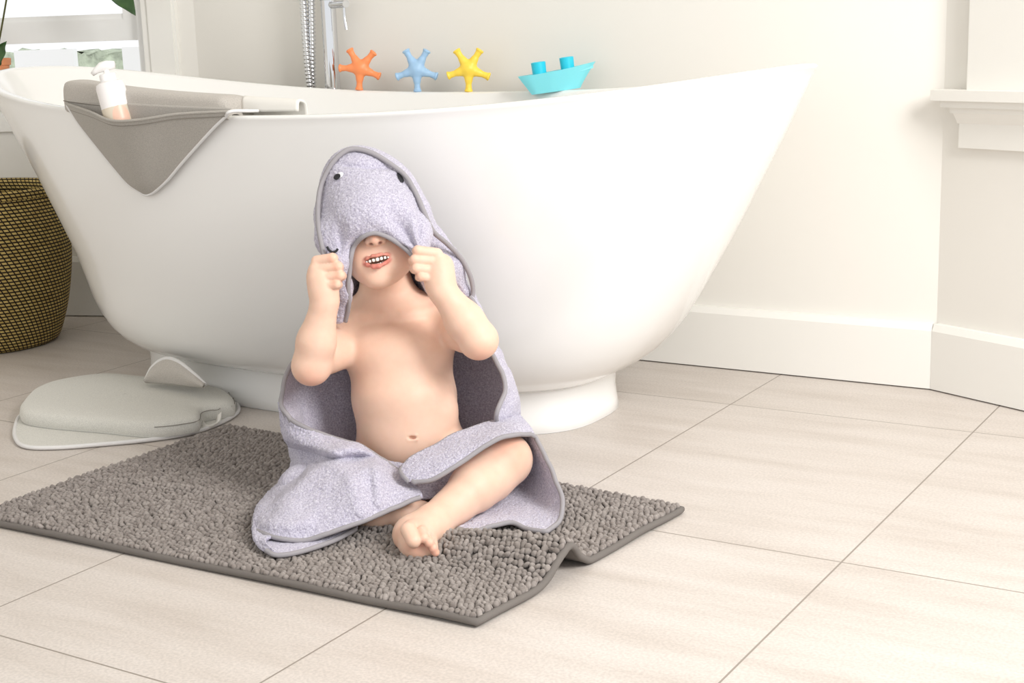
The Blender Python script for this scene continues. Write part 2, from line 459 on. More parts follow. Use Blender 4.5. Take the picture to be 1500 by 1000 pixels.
pth = spline([onY(441, -60, 2.50), onY(444, 0, 2.50), onY(447, 50, 2.50), onY(451, 100, 2.50), onY(455, 135, 2.5), onY(466, 250, 2.5), onY(478, 330, 2.5), onY(476, 300, 2.5), onY(463, 200, 2.5), onY(458, 130, 2.512), onY(457, 60, 2.512), onY(456, 0, 2.512), onY(455, -60, 2.512)], 560)
rr = .0078+.0014*np.sin(np.arange(560)*math.pi*.5)
hs_.tube(pth, rr, 12); hs_.build('shower_hose', M['chrome'], fa)

# ================================================================ bath toys
def rubber(name, col): 
    t = NT(name); t.set(Base_Color=col, Roughness=.42, Subsurface_Weight=.15, Subsurface_Radius=(.3, .2, .1), Subsurface_Scale=.01)
    nn = t.noise(300, 2); t.bump(nn.outputs['Fac'], .05, .0005); return t.m
def starfish(px, py_foot, y, angs, col, label, rlen=.046):
    foot = onY(px, py_foot, y); f = Field((-.065, -.02, -.065), (.065, .02, .065), .0011)
    Mx = np.eye(3)
    f.ell((0, 0, 0), (.0165, .0085, .0165), .006, Mx)
    for a in angs:
        a = math.radians(a); d = np.array([math.cos(a), 0, math.sin(a)])
        f.chain([d*.004, d*.022, d*(rlen-.008), d*(rlen-.004)], [.010, .0062, .0046, .0050], .008)
        Q = rot_frame(d, (0, 1, 0)); f.ell(d*(rlen-.002), (.0030, .0088, .0088), .004, Q)
        f.ell(d*(rlen+.0035), (.0045, .0072, .0072), .001, Q, mode='sub')
    V, F = f.mesh(); V = laplace(V, F, 2)
    zc = foot[2]-V[:, 2].min()
    az = math.atan2(-foot[0], foot[1])*.5+.25           # turned a little towards the room
    c, s = math.cos(-.45), math.sin(-.45)
    V = np.c_[V[:, 0]*math.cos(.45)-V[:, 1]*math.sin(.45), V[:, 0]*math.sin(.45)+V[:, 1]*math.cos(.45), V[:, 2]]
    low = V[V[:, 2] < V[:, 2].min()+.004].mean(0)
    V = V+np.array([foot[0]-low[0], foot[1]-low[1], zc])
    o = obj('suction_star_toy', V, F, col); tag(o, label, 'bath toy', 'suction star bath toys on the tub rim'); return o
yR = TY+.384-.011
for px, angs, col, lab in ((527, (-96, -24, 46, 118, 178), rubber('orange_rubber', srgb(250, 150, 94)), 'orange five-armed suction star toy on the rim beside the faucet'),
                           (612, (-90, -20, 58, 118, 198), rubber('blue_rubber', srgb(160, 196, 228)), 'pale blue five-armed suction star toy on the rim between orange and yellow ones'),
                           (687, (-92, -22, 56, 122, 196), rubber('yellow_rubber', srgb(252, 216, 80)), 'yellow five-armed suction star toy on the tub rim')):
    q = onY(px, 140, yR); rp = rim_pt(q[0], False); 
    starfish(px, 140, rp[1], angs, col, lab)
    ob = bpy.data.objects[-1] if False else None
for o in [o for o in bpy.data.objects if o.name.startswith('suction_star_toy')]:
    V = np.array([v.co for v in o.data.vertices]); lo = V[V[:, 2] < V[:, 2].min()+.004].mean(0)
    rp = rim_pt(lo[0], False); dz = rp[2]-V[:, 2].min()-.0005; o.data.transform(Matrix.Translation((0, 0, dz)))
# boat
def boat():
    q = onY(822, 140, yR); rp = rim_pt(q[0]+.0, False)
    n = 24; secs = []
    L, H = .155, .050
    col = rubber('aqua_rubber', srgb(130, 222, 232)); col2 = rubber('bright_aqua_rubber', srgb(40, 205, 230))
    ns = 30; lev = 9; rows = []
    def half(s, v):   # s 0..1 stern->bow ; v 0..1 bottom->deck
        top = .030*min(1, (1-s)**.55*1.35)*(1-.25*(1-min(1, s*6))**2); bot = top*.62
        return bot+(top-bot)*v
    loops = []
    for k in range(lev):
        v = k/(lev-1); pts = []
        x0 = -.054-.022*v; x1 = .042+.036*v**1.1
        ss = np.linspace(0, 1, ns)
        for s in ss: pts.append((x0+(x1-x0)*s, -half(s, v), v*(H-.012+.009*s**2.2)))
        for s in ss[::-1][1:]: pts.append((x0+(x1-x0)*s, half(s, v), v*(H-.012+.009*s**2.2)))
        loops.append(pts)
    m = len(loops[0]); V = [p for l in loops for p in l]
    inner = [(x*.93, y*.86, z-.0015) for x, y, z in loops[-1]]; deck = [(x*.92, y*.84, z-.012) for x, y, z in loops[-1]]
    V += inner+deck; F = [(k*m+i, k*m+(i+1) % m, (k+1)*m+(i+1) % m, (k+1)*m+i) for k in range(lev+1) for i in range(m)]
    F += [tuple(range(m))[::-1], tuple((lev+1)*m+i for i in range(m))]
    V = np.array(V)
    a = .50; tl = math.radians(-6)
    Ry = np.array([[math.cos(tl), 0, math.sin(tl)], [0, 1, 0], [-math.sin(tl), 0, math.cos(tl)]])
    Rz = np.array([[math.cos(a), -math.sin(a), 0], [math.sin(a), math.cos(a), 0], [0, 0, 1]])
    T = lambda W: (np.asarray(W)@Ry.T)@Rz.T+rp+np.array([0, 0, -.001])
    root = empty('toy_boat', tuple(rp)); tag(root, 'aqua plastic toy boat with two funnels on the tub rim', 'toy boat')
    o = obj('hull', T(V), F, col, root, autosmooth=45)
    for x, r, h0 in ((-.034, .0145, .060), (.022, .0140, .062)):
        mb = MB().lathe([(0, .02), (r*.92, .02), (r, h0), (r*.8, h0+.001), (r*.78, h0-.012), (0, h0-.012)], (x, 0, 0), 28)
        mb.V = [T(mb.V[0])]; mb.build('funnel', col2, root, autosmooth=40)
boat()
# ================================================================ soft helper: grid through a net of control points
def net_grid(net, nu, nv):
    net = np.asarray(net, float); A = np.stack([spline(net[:, j], nu) for j in range(net.shape[1])], 1)
    return np.stack([spline(A[i], nv) for i in range(nu)], 0)       # nu,nv,3
def upx(net): return [[U(*p) for p in row] for row in net]
def sheet(G, thick, name=None, mat=None, parent=None, noise=0, nf=900, seed=0, back=None):
    """closed thin slab from a grid of points; grid normal decides the side"""
    nu, nv, _ = G.shape
    du = np.gradient(G, axis=0); dv = np.gradient(G, axis=1)
    N = np.cross(du, dv); N /= np.linalg.norm(N, axis=2)[..., None]+1e-12
    A = (G+N*thick/2).reshape(-1, 3); B = (G-N*thick/2).reshape(-1, 3)
    if noise:
        A = A+N.reshape(-1, 3)*(hashn(A, nf, seed)*noise)[:, None]; B = B-N.reshape(-1, 3)*(hashn(B, nf, seed+3)*noise)[:, None]
    F = grid_faces(nu, nv); n = nu*nv
    Fb = F[:, ::-1]+n
    rim = [(i*nv, (i+1)*nv) for i in range(nu-1)]+[((nu-1)*nv+j, (nu-1)*nv+j+1) for j in range(nv-1)]+[((i+1)*nv+nv-1, i*nv+nv-1) for i in range(nu-1)]+[(j+1, j) for j in range(nv-1)]
    S = np.array([(b, a, a+n, b+n) for a, b in rim])
    V = np.vstack([A, B]); FF = np.vstack([F, Fb, S])
    if name is None: return V, FF
    return obj(name, V, FF, mat, parent)
def border(G): return np.vstack([G[:, 0], G[-1, 1:], G[::-1, -1][1:], G[0, ::-1][1:-1]])

# ================================================================ bath mat
t = NT('chenille'); c0 = srgb(150, 141, 135)
t.set(Base_Color=c0, Roughness=.95, Specular_IOR_Level=.15, Sheen_Weight=.25, Sheen_Roughness=.5)
nn = t.noise(90, 3); t.l(t.ramp(nn.outputs['Fac'], [(.3, srgb(128, 119, 113)), (.7, srgb(168, 159, 153))]), t.b.inputs['Base Color'])
n2 = t.noise(1400, 2); t.bump(n2.outputs['Fac'], .8, .0012); M['chenille'] = t.m
M['mat_binding'] = plain('mat_binding', srgb(112, 106, 101), .9, bump=(1500, .5, .0005))
MX0, MX1, MY0, MY1 = -1.695, -.815, 1.247, 1.735
c_fl, c_fr = np.array([-1.692, 1.243]), np.array([-.842, 1.262])
c_bl, c_br = np.array([-1.684, 1.768]), np.array([-.800, 1.722])
def mat_xy(u, v):
    u = np.asarray(u)[..., None]; v = np.asarray(v)[..., None]
    P = (c_fl*(1-u)+c_fr*u)*(1-v)+(c_bl*(1-u)+c_br*u)*v
    return P
def smooth01(x): x = np.clip(x, 0, 1); return x*x*(3-2*x)
def mat_z(u, v):
    u = np.asarray(u, float); v = np.asarray(v, float)
    z = .003+0*u
    e = smooth01((u-.80)/.2)
    vc = .405+.02*(1-u); sg = np.where(v < vc, .085, .050)
    z = z+.034*np.exp(-((v-vc)/sg)**2)*smooth01((u-.58)/.42)**1.2      # the fold lifted at the right edge
    r = smooth01((u-.52)/.12)*(1-.6*smooth01((u-.84)/.14))
    z = z-r*.0050*np.exp(-((v-.445)/.011)**2)+r*.0040*np.exp(-((v-.470)/.016)**2)-r*.0030*np.exp(-((v-.375)/.010)**2)+r*.0025*np.exp(-((v-.33)/.015)**2)
    z = z+.0022*(np.sin(u*7+v*5)*np.sin(v*9+1))**2
    z = z+.004*np.exp(-(((u-.22)/.08)**2+((v-.42-.15*(u-.22))/.02)**2))
    z = z+.006*np.exp(-((v-.02)/.05)**2)*smooth01((.12-abs(u-.93))/.12)*.5
    return z
def mat_top(x, y):
    # invert roughly for resting things on the mat
    u = (x+1.695)/(.875); v = (y-1.25)/.49
    return float(mat_z(u, v))+.009
rug = empty('bath_mat', (-1.25, 1.5, 0)); tag(rug, 'grey chenille bath mat with a ruffled right edge lying under the seated child', 'bath mat')
nu, nv = 140, 80
uu, vv = np.meshgrid(np.linspace(0, 1, nu), np.linspace(0, 1, nv), indexing='ij')
P = mat_xy(uu, vv); G = np.dstack([P, mat_z(uu, vv)[..., None]])
sheet(G, .004, 'backing', M['mat_binding'], rug)
# tufts
bu, bv = 112, 62
base = []
nla, nlo = 6, 8
for a in range(1, nla):
    ph = math.pi*a/nla
    for b in range(nlo): base.append((math.sin(ph)*math.cos(2*math.pi*b/nlo), math.sin(ph)*math.sin(2*math.pi*b/nlo), math.cos(ph)))
base += [(0, 0, 1), (0, 0, -1)]; base = np.array(base); nb = len(base)
bf = []
for a in range(nla-2):
    for b in range(nlo): bf.append((a*nlo+b, (a+1)*nlo+b, (a+1)*nlo+(b+1) % nlo, a*nlo+(b+1) % nlo))
for b in range(nlo): bf.append((nb-2, b, (b+1) % nlo, (b+1) % nlo)); bf.append((nb-1, (nla-2)*nlo+(b+1) % nlo, (nla-2)*nlo+b, (nla-2)*nlo+b))
VV = []; TT = []; k = 0
uc = []; 
for i in range(bu):
    for j in range(bv):
        uc.append(((i+.5+(.5 if j % 2 else 0)+rng.normal(0, .13))/(bu+.5), (j+.55+rng.normal(0, .12))/bv))
uc = np.clip(np.array(uc), .006, .994)
xy = mat_xy(uc[:, 0], uc[:, 1]); zz = mat_z(uc[:, 0], uc[:, 1])
quads = np.array([f for f in bf if len(set(f)) == 4]); tris = np.array([f[:3] for f in bf if len(set(f)) == 3])
nB = len(uc)
ang = rng.normal(0, .5, nB); sx = rng.uniform(.0040, .0052, nB); sy = rng.uniform(.0036, .0046, nB); sz = rng.uniform(.0045, .0066, nB)
B3 = base[None]*np.stack([sx, sy, sz], 1)[:, None, :]
lean = rng.normal(0, .25, (nB, 2)); B3[:, :, :2] += lean[:, None, :]*B3[:, :, 2:3]
ca, sa = np.cos(ang)[:, None], np.sin(ang)[:, None]
X = B3[:, :, 0]*ca-B3[:, :, 1]*sa; Y = B3[:, :, 0]*sa+B3[:, :, 1]*ca
W = np.stack([X+xy[:, 0:1], Y+xy[:, 1:2], B3[:, :, 2]+(zz+.0065)[:, None]], -1).reshape(-1, 3)
off = (np.arange(nB)*nb)[:, None, None]
Q = (quads[None]+off).reshape(-1, 4); T3 = (tris[None]+off).reshape(-1, 3)
me = bpy.data.meshes.new('pile'); nQ, nT = len(Q), len(T3)
me.vertices.add(len(W)); me.vertices.foreach_set('co', W.astype(np.float32).ravel())
me.loops.add(nQ*4+nT*3); me.loops.foreach_set('vertex_index', np.r_[Q.ravel(), T3.ravel()].astype(np.int32))
me.polygons.add(nQ+nT)
me.polygons.foreach_set('loop_start', np.r_[np.arange(nQ)*4, nQ*4+np.arange(nT)*3].astype(np.int32))
me.polygons.foreach_set('loop_total', np.r_[np.full(nQ, 4), np.full(nT, 3)].astype(np.int32))
me.update(calc_edges=True); me.polygons.foreach_set('use_smooth', [True]*(nQ+nT)); me.materials.append(M['chenille'])
o = bpy.data.objects.new('pile', me); C.objects.link(o); adopt(o, rug)
bd = []
for a, b in (((0, 0), (1, 0)), ((1, 0), (1, 1)), ((1, 1), (0, 1)), ((0, 1), (0, 0))):
    for s in np.linspace(0, 1, 80, endpoint=False):
        u, v = a[0]+(b[0]-a[0])*s, a[1]+(b[1]-a[1])*s
        q = mat_xy(u, v); bd.append([q[0], q[1], float(mat_z(u, v))+.0022])
mb = MB(); mb.tube(bd, .0048, 10, closed=True); mb.build('binding', M['mat_binding'], rug)

# ================================================================ neoprene fabrics
def fabric(name, col, sc=700, st=.25):
    t = NT(name); t.set(Roughness=.9, Specular_IOR_Level=.2, Sheen_Weight=.15)
    nn = t.noise(sc, 2); t.l(t.ramp(nn.outputs['Fac'], [(.3, tuple(c*.86 for c in col)), (.7, tuple(min(1, c*1.12) for c in col))]), t.b.inputs['Base Color'])
    t.bump(nn.outputs['Fac'], st, .0006); return t.m
M['neo_grey'] = fabric('grey_neoprene', srgb(190, 184, 176))
M['neo_dark'] = fabric('taupe_neoprene', srgb(172, 167, 159))
M['neo_light'] = fabric('light_neoprene', srgb(212, 210, 202))
M['piping_white'] = plain('white_piping', srgb(226, 224, 222), .7, bump=(900, .3, .0004))
M['strap_white'] = plain('white_strap', srgb(236, 233, 226), .6, bump=(900, .3, .0004))

# ---- elbow rest over the tub rim
er = rim_pt(-1.85); pad = empty('elbow_rest', tuple(er)); tag(pad, 'grey padded elbow rest with a triangular pocket draped over the tub rim', 'elbow rest')
def rim_frame(x):
    p = rim_pt(x); q = rim_pt(x+.004); tt = q-p; tt /= np.linalg.norm(tt)
    out = np.cross([0, 0, -1.0], tt); out = -out if out[1] > 0 else out
    return p, tt, out/np.linalg.norm(out)
xs = np.linspace(-2.035, -1.565, 60); secs = []
base_pr = spline(np.array([(-.044, -.06), (-.052, -.04), (-.052, .012), (-.046, .034), (-.034, .041), (-.010, .043), (.012, .041), (.019, .034), (.0205, .020), (.0205, .008), (.0195, -.003), (.014, -.007), (.008, -.006), (.007, -.003), (.002, .002), (-.012, .002), (-.020, -.006), (-.023, -.03), (-.028, -.06)]), 72, closed=True)
XL, XR = -1.988, -1.592
xs = np.linspace(XL, XR, 60)
G3 = []; SEAM = []
for i, x in enumerate(xs):
    p, tt, out = rim_frame(x); s = i/59; e = min(i, 59-i)/3.5
    hgt = 1.18*(1-s)+.74*s
    q = base_pr*np.array([1, 1.0]); q = np.c_[q[:, 0], np.where(q[:, 1] > 0, q[:, 1]*hgt, q[:, 1])]
    if e < 1:
        kk = 1-.14*(1-math.sqrt(1-(1-e)**2)); c_ = np.array([-.015, .0]); q = c_+(q-c_)*kk
    G3.append(p+out*q[:, 0:1]+np.array([0, 0, 1.0])*q[:, 1:2]); SEAM.append(p+out*.0208+np.array([0, 0, (.014*(1-s)+.006*s)]))
G3 = np.array(G3); F = [tuple(f) for f in grid_faces(len(xs), 72, wrap=True)]+[tuple(range(72))[::-1], tuple((len(xs)-1)*72+i for i in range(72))]
cush = obj('cushion', G3.reshape(-1, 3), F, M['neo_grey'], pad, autosmooth=60)
M['seam'] = plain('seam_thread', srgb(140, 134, 125), .9)
mb = MB(); mb.tube(SEAM[1:-1], .0009, 6); mb.build('seam', M['seam'], cush)
def hullp(px, py, toward):      # a spot on the hull moved towards the room
    p = on_tub(px, py, .004)
    if p is None or depth(p) > 2.75:
        p = onY(px, py, 1.735)
        for _ in range(3): p = onY(px, py, rim_pt(p[0], inset=0)[1]-.004)
    v = CAM-p; return p+v/np.linalg.norm(v)*toward
def tri_net(topl, L_, R_, bul, base_off):
    net = []
    n_ = len(L_); x0, x1 = topl[0][0], topl[-1][0]
    for k in range(n_):
        s = k/(n_-1); row = []
        for j, (x, y) in enumerate(topl):
            f = (x-x0)/(x1-x0); q = np.array(L_[k])*(1-f)+np.array(R_[k])*f
            lin = topl[0][1]*(1-f)+topl[-1][1]*f
            q = q+np.array([0, (y-lin)*(1-s)**1.2+4*s**6*math.sin(math.pi*f)])
            row.append(hullp(q[0], q[1], base_off+bul[j]*(1-s)**.85))
        net.append(row)
    return net_grid(net, 50, 50)
L_ = [(97, 152), (118, 180), (143, 212), (168, 243), (190, 268), (208, 280)]
R_ = [(339, 163), (317, 185), (293, 211), (269, 238), (247, 264), (228, 281)]
LB_ = [(97, 146)]+L_[1:]; RB_ = [(339, 158)]+R_[1:]
Gb = tri_net([(97, 150), (145, 152), (190, 155), (240, 158), (290, 160), (339, 162)], LB_, RB_, [.008]*6, .003)
sheet(Gb[:, ::-1], .003, 'back_panel', M['neo_grey'], pad)
Gp = tri_net([(97, 152), (132, 164), (166, 176), (205, 175), (262, 167), (339, 163)], L_, R_, [.010, .044, .068, .062, .034, .010], .008)
pock = sheet(Gp[:, ::-1], .0028, 'pocket', M['neo_dark'], pad)
mb = MB(); mb.tube(Gp[0], .0026, 10); mb.build('pocket_hem', M['neo_dark'], pock)
mb = MB(); hem = Gp[3]+(CAM-Gp[3])*.0012; mb.tube(hem, .0007, 6); mb.build('seam', M['seam'], pock)
rr_ = np.vstack([Gp[::-1, -1], ])
path = np.vstack([Gp[:, 0], Gp[-1, 1:], Gp[::-1, -1][1:]])
p, tt, out = rim_frame(-1.575); path = np.vstack([path, [p+out*.016+np.array([0, 0, .003]), p+tt*.01+out*.004+np.array([0, 0, .007]), p+tt*.02-out*.02+np.array([0, 0, .006])]])
mb = MB(); mb.tube(spline(path[::3], 200), .0027, 10); mb.build('piping', M['piping_white'], pock)
net = []
for dx in (0, .04, .085, .115):
    p, tt, out = rim_frame(-1.592+dx); k_ = 1-.25*(dx/.115)
    net.append([p-out*.050+np.array([0, 0, -.045]), p-out*.048+np.array([0, 0, .012*k_]), p-out*.034+np.array([0, 0, .027*k_]), p-out*.026+np.array([0, 0, .024*k_]), p-out*.024+np.array([0, 0, .004])])
sheet(net_grid(net, 24, 24), .004, 'end_tab', M['strap_white'], pad)
# ---- pump bottle standing in the pocket
bq = hullp(178, 184, .024); dtop = depth(rim_pt(-1.86))-.048
def lean_frame(px0, py0, d0, px1, py1, d1):
    a = U(px0, py0, d0); b = U(px1, py1, d1); z = (b-a)/np.linalg.norm(b-a); return a, rot_frame(z, -FW)[:, [1, 2, 0]]
db = depth(bq)-.002; a_, Rm = lean_frame(177, 184, db, 154, 98, dtop)
bot = empty('pump_bottle', tuple(a_)); tag(bot, 'white pump bottle with a cream and peach label leaning in the pocket', 'bottle')
t = NT('bottle_print'); t.set(Roughness=.35)
cz = t.n('ShaderNodeUVMap', uv_map='UV'); sx_ = t.n('ShaderNodeSeparateXYZ'); t.l(cz.outputs[0], sx_.inputs[0])
c1 = t.ramp(sx_.outputs['Y'], [(.0, srgb(222, 210, 190)), (.49, srgb(222, 210, 190)), (.5, srgb(244, 240, 238))]); c1.node.color_ramp.interpolation = 'CONSTANT'
vm = t.n('ShaderNodeVectorMath', operation='DISTANCE'); vm.inputs[1].default_value = (.56, .30, 0)
mpb = t.n('ShaderNodeMapping'); mpb.inputs['Scale'].default_value = (1.7, .8, 0); t.l(cz.outputs[0], mpb.inputs['Vector'])
_v = Rm.T@(-FW); _u = (math.atan2(_v[1], _v[0])/(2*math.pi)) % 1; _r = Rm.T@RT; _du = ((math.atan2(_r[1], _r[0])/(2*math.pi)) % 1-_u+.5) % 1-.5; vm.inputs[1].default_value = ((_u+.30*_du)*1.7, .30*.8, 0); t.l(mpb.outputs[0], vm.inputs[0])
c2 = t.ramp(vm.outputs['Value'], [(0, (1, 1, 1)), (.16, (1, 1, 1)), (.165, (0, 0, 0))]); c2.node.color_ramp.interpolation = 'CONSTANT'
mxx = t.n('ShaderNodeMix', data_type='RGBA'); t.l(c2, mxx.inputs[0]); t.l(c1, mxx.inputs[6]); mxx.inputs[7].default_value = (*srgb(240, 200, 178), 1)
t.l(mxx.outputs[2], t.b.inputs['Base Color']); M['bottle'] = t.m
M['plastic_white'] = plain('white_plastic', srgb(246, 244, 242), .3, bump=(60, .02, .0003))
prof = [(0, 0), (.020, 0), (.0238, .003), (.0242, .01), (.0242, .066), (.0225, .072), (.014, .0755), (.0105, .0765), (0, .077)]
nL = 40
o = MB().lathe(prof, a_, nL, Rm).build('bottle_body', M['bottle'], bot, autosmooth=50)
uvl = o.data.uv_layers.new(name='UV')
for poly in o.data.polygons:
    ks = [o.data.loops[li].vertex_index for li in poly.loop_indices]
    us_ = [(k % nL)/nL for k in ks]; wrapf = max(us_)-min(us_) > .5
    for li, k, u_ in zip(poly.loop_indices, ks, us_): uvl.data[li].uv = ((u_+1 if wrapf and u_ < .5 else u_), min(1, (prof[k//nL][1]+.014)/.09))
MB().lathe([(0, .075), (.0135, .075), (.0138, .077), (.0138, .087), (.0120, .0885), (.005, .089), (.0045, .098), (0, .098)], a_, 32, Rm).build('pump_collar', M['plastic_white'], bot, autosmooth=50)
mb = MB(); hp_ = [a_+Rm@np.array(v) for v in ((.013, .0, .1145), (.004, 0, .116), (-.008, 0, .1155), (-.018, 0, .113), (-.024, 0, .1095))]
Rr = Rm
hp_ = [a_+Rm@np.array(v) for v in ((0, .015, .1145), (0, .006, .116), (0, -.006, .1155), (0, -.018, .112), (0, -.025, .108))]
side = (RT@Rm)[:2]; 
hp_ = [a_+Rm@np.array([-side[0]*k_, -side[1]*k_, z_]) for k_, z_ in ((-.017, .100), (-.004, .1015), (.006, .101), (.018, .097), (.025, .093))]
mb.tube(hp_, [.006, .0085, .0085, .005, .0035], 14); mb.build('pump_head', M['plastic_white'], bot)

# ================================================================ kneeling pad on the floor
def floor_curve(pts, z, n): return spline(np.array([onZ(px, py, z) for px, py in pts]), n, closed=True)
kp = empty('kneeling_pad', (-1.9, 1.75, 0)); tag(kp, 'grey cushioned kneeling pad with white piping lying on the floor by the tub', 'kneeling pad')
topo = [(31, 596), (42, 575), (62, 562), (96, 553), (150, 546), (200, 549), (260, 556), (318, 566), (335, 574), (341, 585), (334, 590), (296, 597), (291, 606), (282, 612), (222, 619), (150, 613), (60, 605)]
ZT = .033
top_c = floor_curve(topo, ZT, 220)
cen = top_c.mean(0)
def ins(Cv, k, z):     # shrink a closed curve inward by k metres (radially)
    d = Cv-cen; r = np.linalg.norm(d[:, :2], axis=1)[:, None]; q = Cv-d/r*k; q = q.copy(); q[:, 2] = z; return q
loops = [ins(top_c, -.001, .0070), ins(top_c, -.003, .010), ins(top_c, -.004, .018), ins(top_c, -.002, .0265), ins(top_c, .003, .0315), ins(top_c, .010, .0342)]
for s in (.8, .6, .4, .2, .05, .004):
    q = cen+(loops[5]-cen)*s; q[:, 2] = .0342+.004*(1-s**2); loops.append(q)
V = np.vstack(loops); F = [tuple(f[::-1]) for f in grid_faces(len(loops), 220, wrap=True)]+[tuple(range(220)), tuple((len(loops)-1)*220+i for i in range(220))[::-1]]
obj('cushion', V, F, M['neo_light'], kp)
mb = MB(); sl = [i for i in range(220)]; sc_ = ins(top_c, -.0032, .0262); 
lo_i = [i for i in range(220) if 218 < 750+0*i or True]
def projpx(P): c = R.T@(P-CAM); return 750-c[0]/c[2]*FPX, 500+c[1]/c[2]*FPX
front = [p for p in sc_ if projpx(p)[0] > 222 and projpx(p)[1] > 575]
front = np.array(sorted(front, key=lambda p: projpx(p)[0]))
mb.tube(spline(front[::3], 80), .0006, 6); mb.build('seam', M['seam'], kp)
flo = [(22, 640), (24, 620), (34, 606), (70, 590), (150, 575), (240, 575), (330, 580), (347, 592), (347, 605), (322, 620), (282, 634), (222, 644), (150, 651), (80, 656), (36, 654)]
fc = floor_curve(flo, .004, 200); cf = fc.mean(0)
V = [np.array([p[0], p[1], .0008]) for p in fc]+[np.array([p[0], p[1], .0065]) for p in fc]
obj('base_flap', V, [tuple(range(200)), tuple(range(200, 400))[::-1]]+[(i, 200+i, 200+(i+1) % 200, (i+1) % 200) for i in range(200)], M['neo_light'], kp, autosmooth=50)
mb = MB(); mb.tube(fc+np.array([0, 0, .0008]), .0036, 10, closed=True); mb.build('piping', M['piping_white'], kp)
mb = MB(); a = [onZ(300, 612, .012), onZ(318, 604, .018), onZ(334, 599, .012), onZ(345, 594, .010)]
sp_ = spline(np.array(a), 30); w_ = np.array([0, 0, 1.0])
Gs = np.stack([sp_-w_*.006, sp_+w_*.006], 1); Gs = np.stack([Gs[:, 0], (Gs[:, 0]+Gs[:, 1])/2-FW*.002, Gs[:, 1]], 1); sheet(Gs, .002, 'strap', M['strap_white'], kp)
a = [onZ(292, 610, .008), onZ(300, 625, .006), onZ(318, 620, .009), onZ(322, 606, .02)]
sp_ = spline(np.array(a), 30); Gs = np.stack([sp_-RT*.004-w_*.002, sp_-FW*.002, sp_+RT*.004+w_*.004], 1); sheet(Gs, .002, 'strap', M['strap_white'], kp)
# raised wing of the pad leaning at the pedestal
wl = []
for px, py in ((214, 556), (222, 540), (234, 529), (247, 525), (262, 530), (280, 544), (300, 563)): wl.append(U(px, py, 2.66+(px-214)*-.0014))
arc = spline(np.array(wl), 40)
basec = arc.copy(); a0, a1 = arc[0], arc[-1]
for i in range(40): s = i/39; basec[i] = a0*(1-s)+a1*s; basec[i][2] -= .004
Gw = np.stack([basec+(arc-basec)*s+FW*(-.012*math.sin(math.pi*s)) for s in np.linspace(0, 1, 14)], 1)
sheet(Gw, .005, 'wing', M['neo_grey'], kp)
mb = MB(); mb.tube(arc, .0042, 10); mb.build('piping', M['piping_white'], kp)

# ================================================================ woven basket
BC = np.array([-2.735, 2.10]); bk = empty('woven_basket', (BC[0], BC[1], 0)); tag(bk, 'round black and straw coloured woven basket on the floor left of the tub', 'basket')
t = NT('basket_weave'); t.set(Roughness=.75, Specular_IOR_Level=.3)
uvn = t.n('ShaderNodeUVMap', uv_map='UV')
sxy = t.n('ShaderNodeSeparateXYZ'); t.l(uvn.outputs[0], sxy.inputs[0])
shr = t.n('ShaderNodeMath', operation='MULTIPLY_ADD'); t.l(sxy.outputs['Y'], shr.inputs[0]); shr.inputs[1].default_value = .55; t.l(sxy.outputs['X'], shr.inputs[2])
mpv = t.n('ShaderNodeCombineXYZ'); t.l(shr.outputs[0], mpv.inputs[0]); t.l(sxy.outputs['Y'], mpv.inputs[1])
bb = t.n('ShaderNodeTexBrick', Scale=1.0, offset=0.0, offset_frequency=1, squash=1.0)
for k_, v_ in (('Mortar Size', .0017), ('Mortar Smooth', .25), ('Brick Width', .0125), ('Row Height', .0078), ('Bias', -.2)): bb.inputs[k_].default_value = v_
bb.inputs['Color1'].default_value = (*srgb(214, 188, 116), 1); bb.inputs['Color2'].default_value = (*srgb(182, 154, 86), 1); bb.inputs['Mortar'].default_value = (*srgb(36, 28, 18), 1)
t.l(mpv.outputs[0], bb.inputs['Vector']); t.l(bb.outputs['Color'], t.b.inputs['Base Color'])
iv = t.n('ShaderNodeMath', operation='SUBTRACT'); iv.inputs[0].default_value = 1; t.l(bb.outputs['Fac'], iv.inputs[1]); t.bump(iv.outputs[0], .8, .003); M['weave'] = t.m
bp = spline(np.array([(.150, .001), (.166, .01), (.190, .08), (.205, .16), (.210, .22), (.207, .28), (.196, .345)]), 48)
ip = spline(np.array([(.190, .345), (.201, .28), (.204, .22), (.199, .16), (.184, .08), (.160, .016), (.10, .012)]), 30)
n = 96
def basket_uv(o, prof, n):
    uvl = o.data.uv_layers.new(name='UV'); Lz = np.r_[0, np.cumsum(np.linalg.norm(np.diff(prof, axis=0), axis=1))]
    for poly in o.data.polygons:
        ks = [o.data.loops[li].vertex_index for li in poly.loop_indices]; cs_ = [k % n for k in ks]; wf = max(cs_)-min(cs_) > n/2
        for li, k, c_ in zip(poly.loop_indices, ks, cs_):
            row = (k//n) % len(prof); cc = c_+n if wf and c_ < n/2 else c_; uvl.data[li].uv = (cc/n*1.2624+Lz[row]*.0, Lz[row])
o = MB().lathe(list(map(tuple, bp))+[(.193, .348)]+list(map(tuple, ip))+[(0.0005, .012)], (BC[0], BC[1], 0), n).build('body', M['weave'], bk)
pr_all = np.vstack([bp, [[.193, .348]], ip, [[.0005, .012]]]); basket_uv(o, pr_all, n)
o = MB().lathe([(.192, .336), (.2005, .340), (.2015, .351), (.197, .360), (.190, .358), (.186, .348), (.187, .336)], (BC[0], BC[1], 0), n).build('rim', M['weave'], bk); basket_uv(o, np.array([(.192, .336), (.2005, .340), (.2015, .351), (.197, .360), (.190, .358), (.186, .348), (.187, .336)]), n)

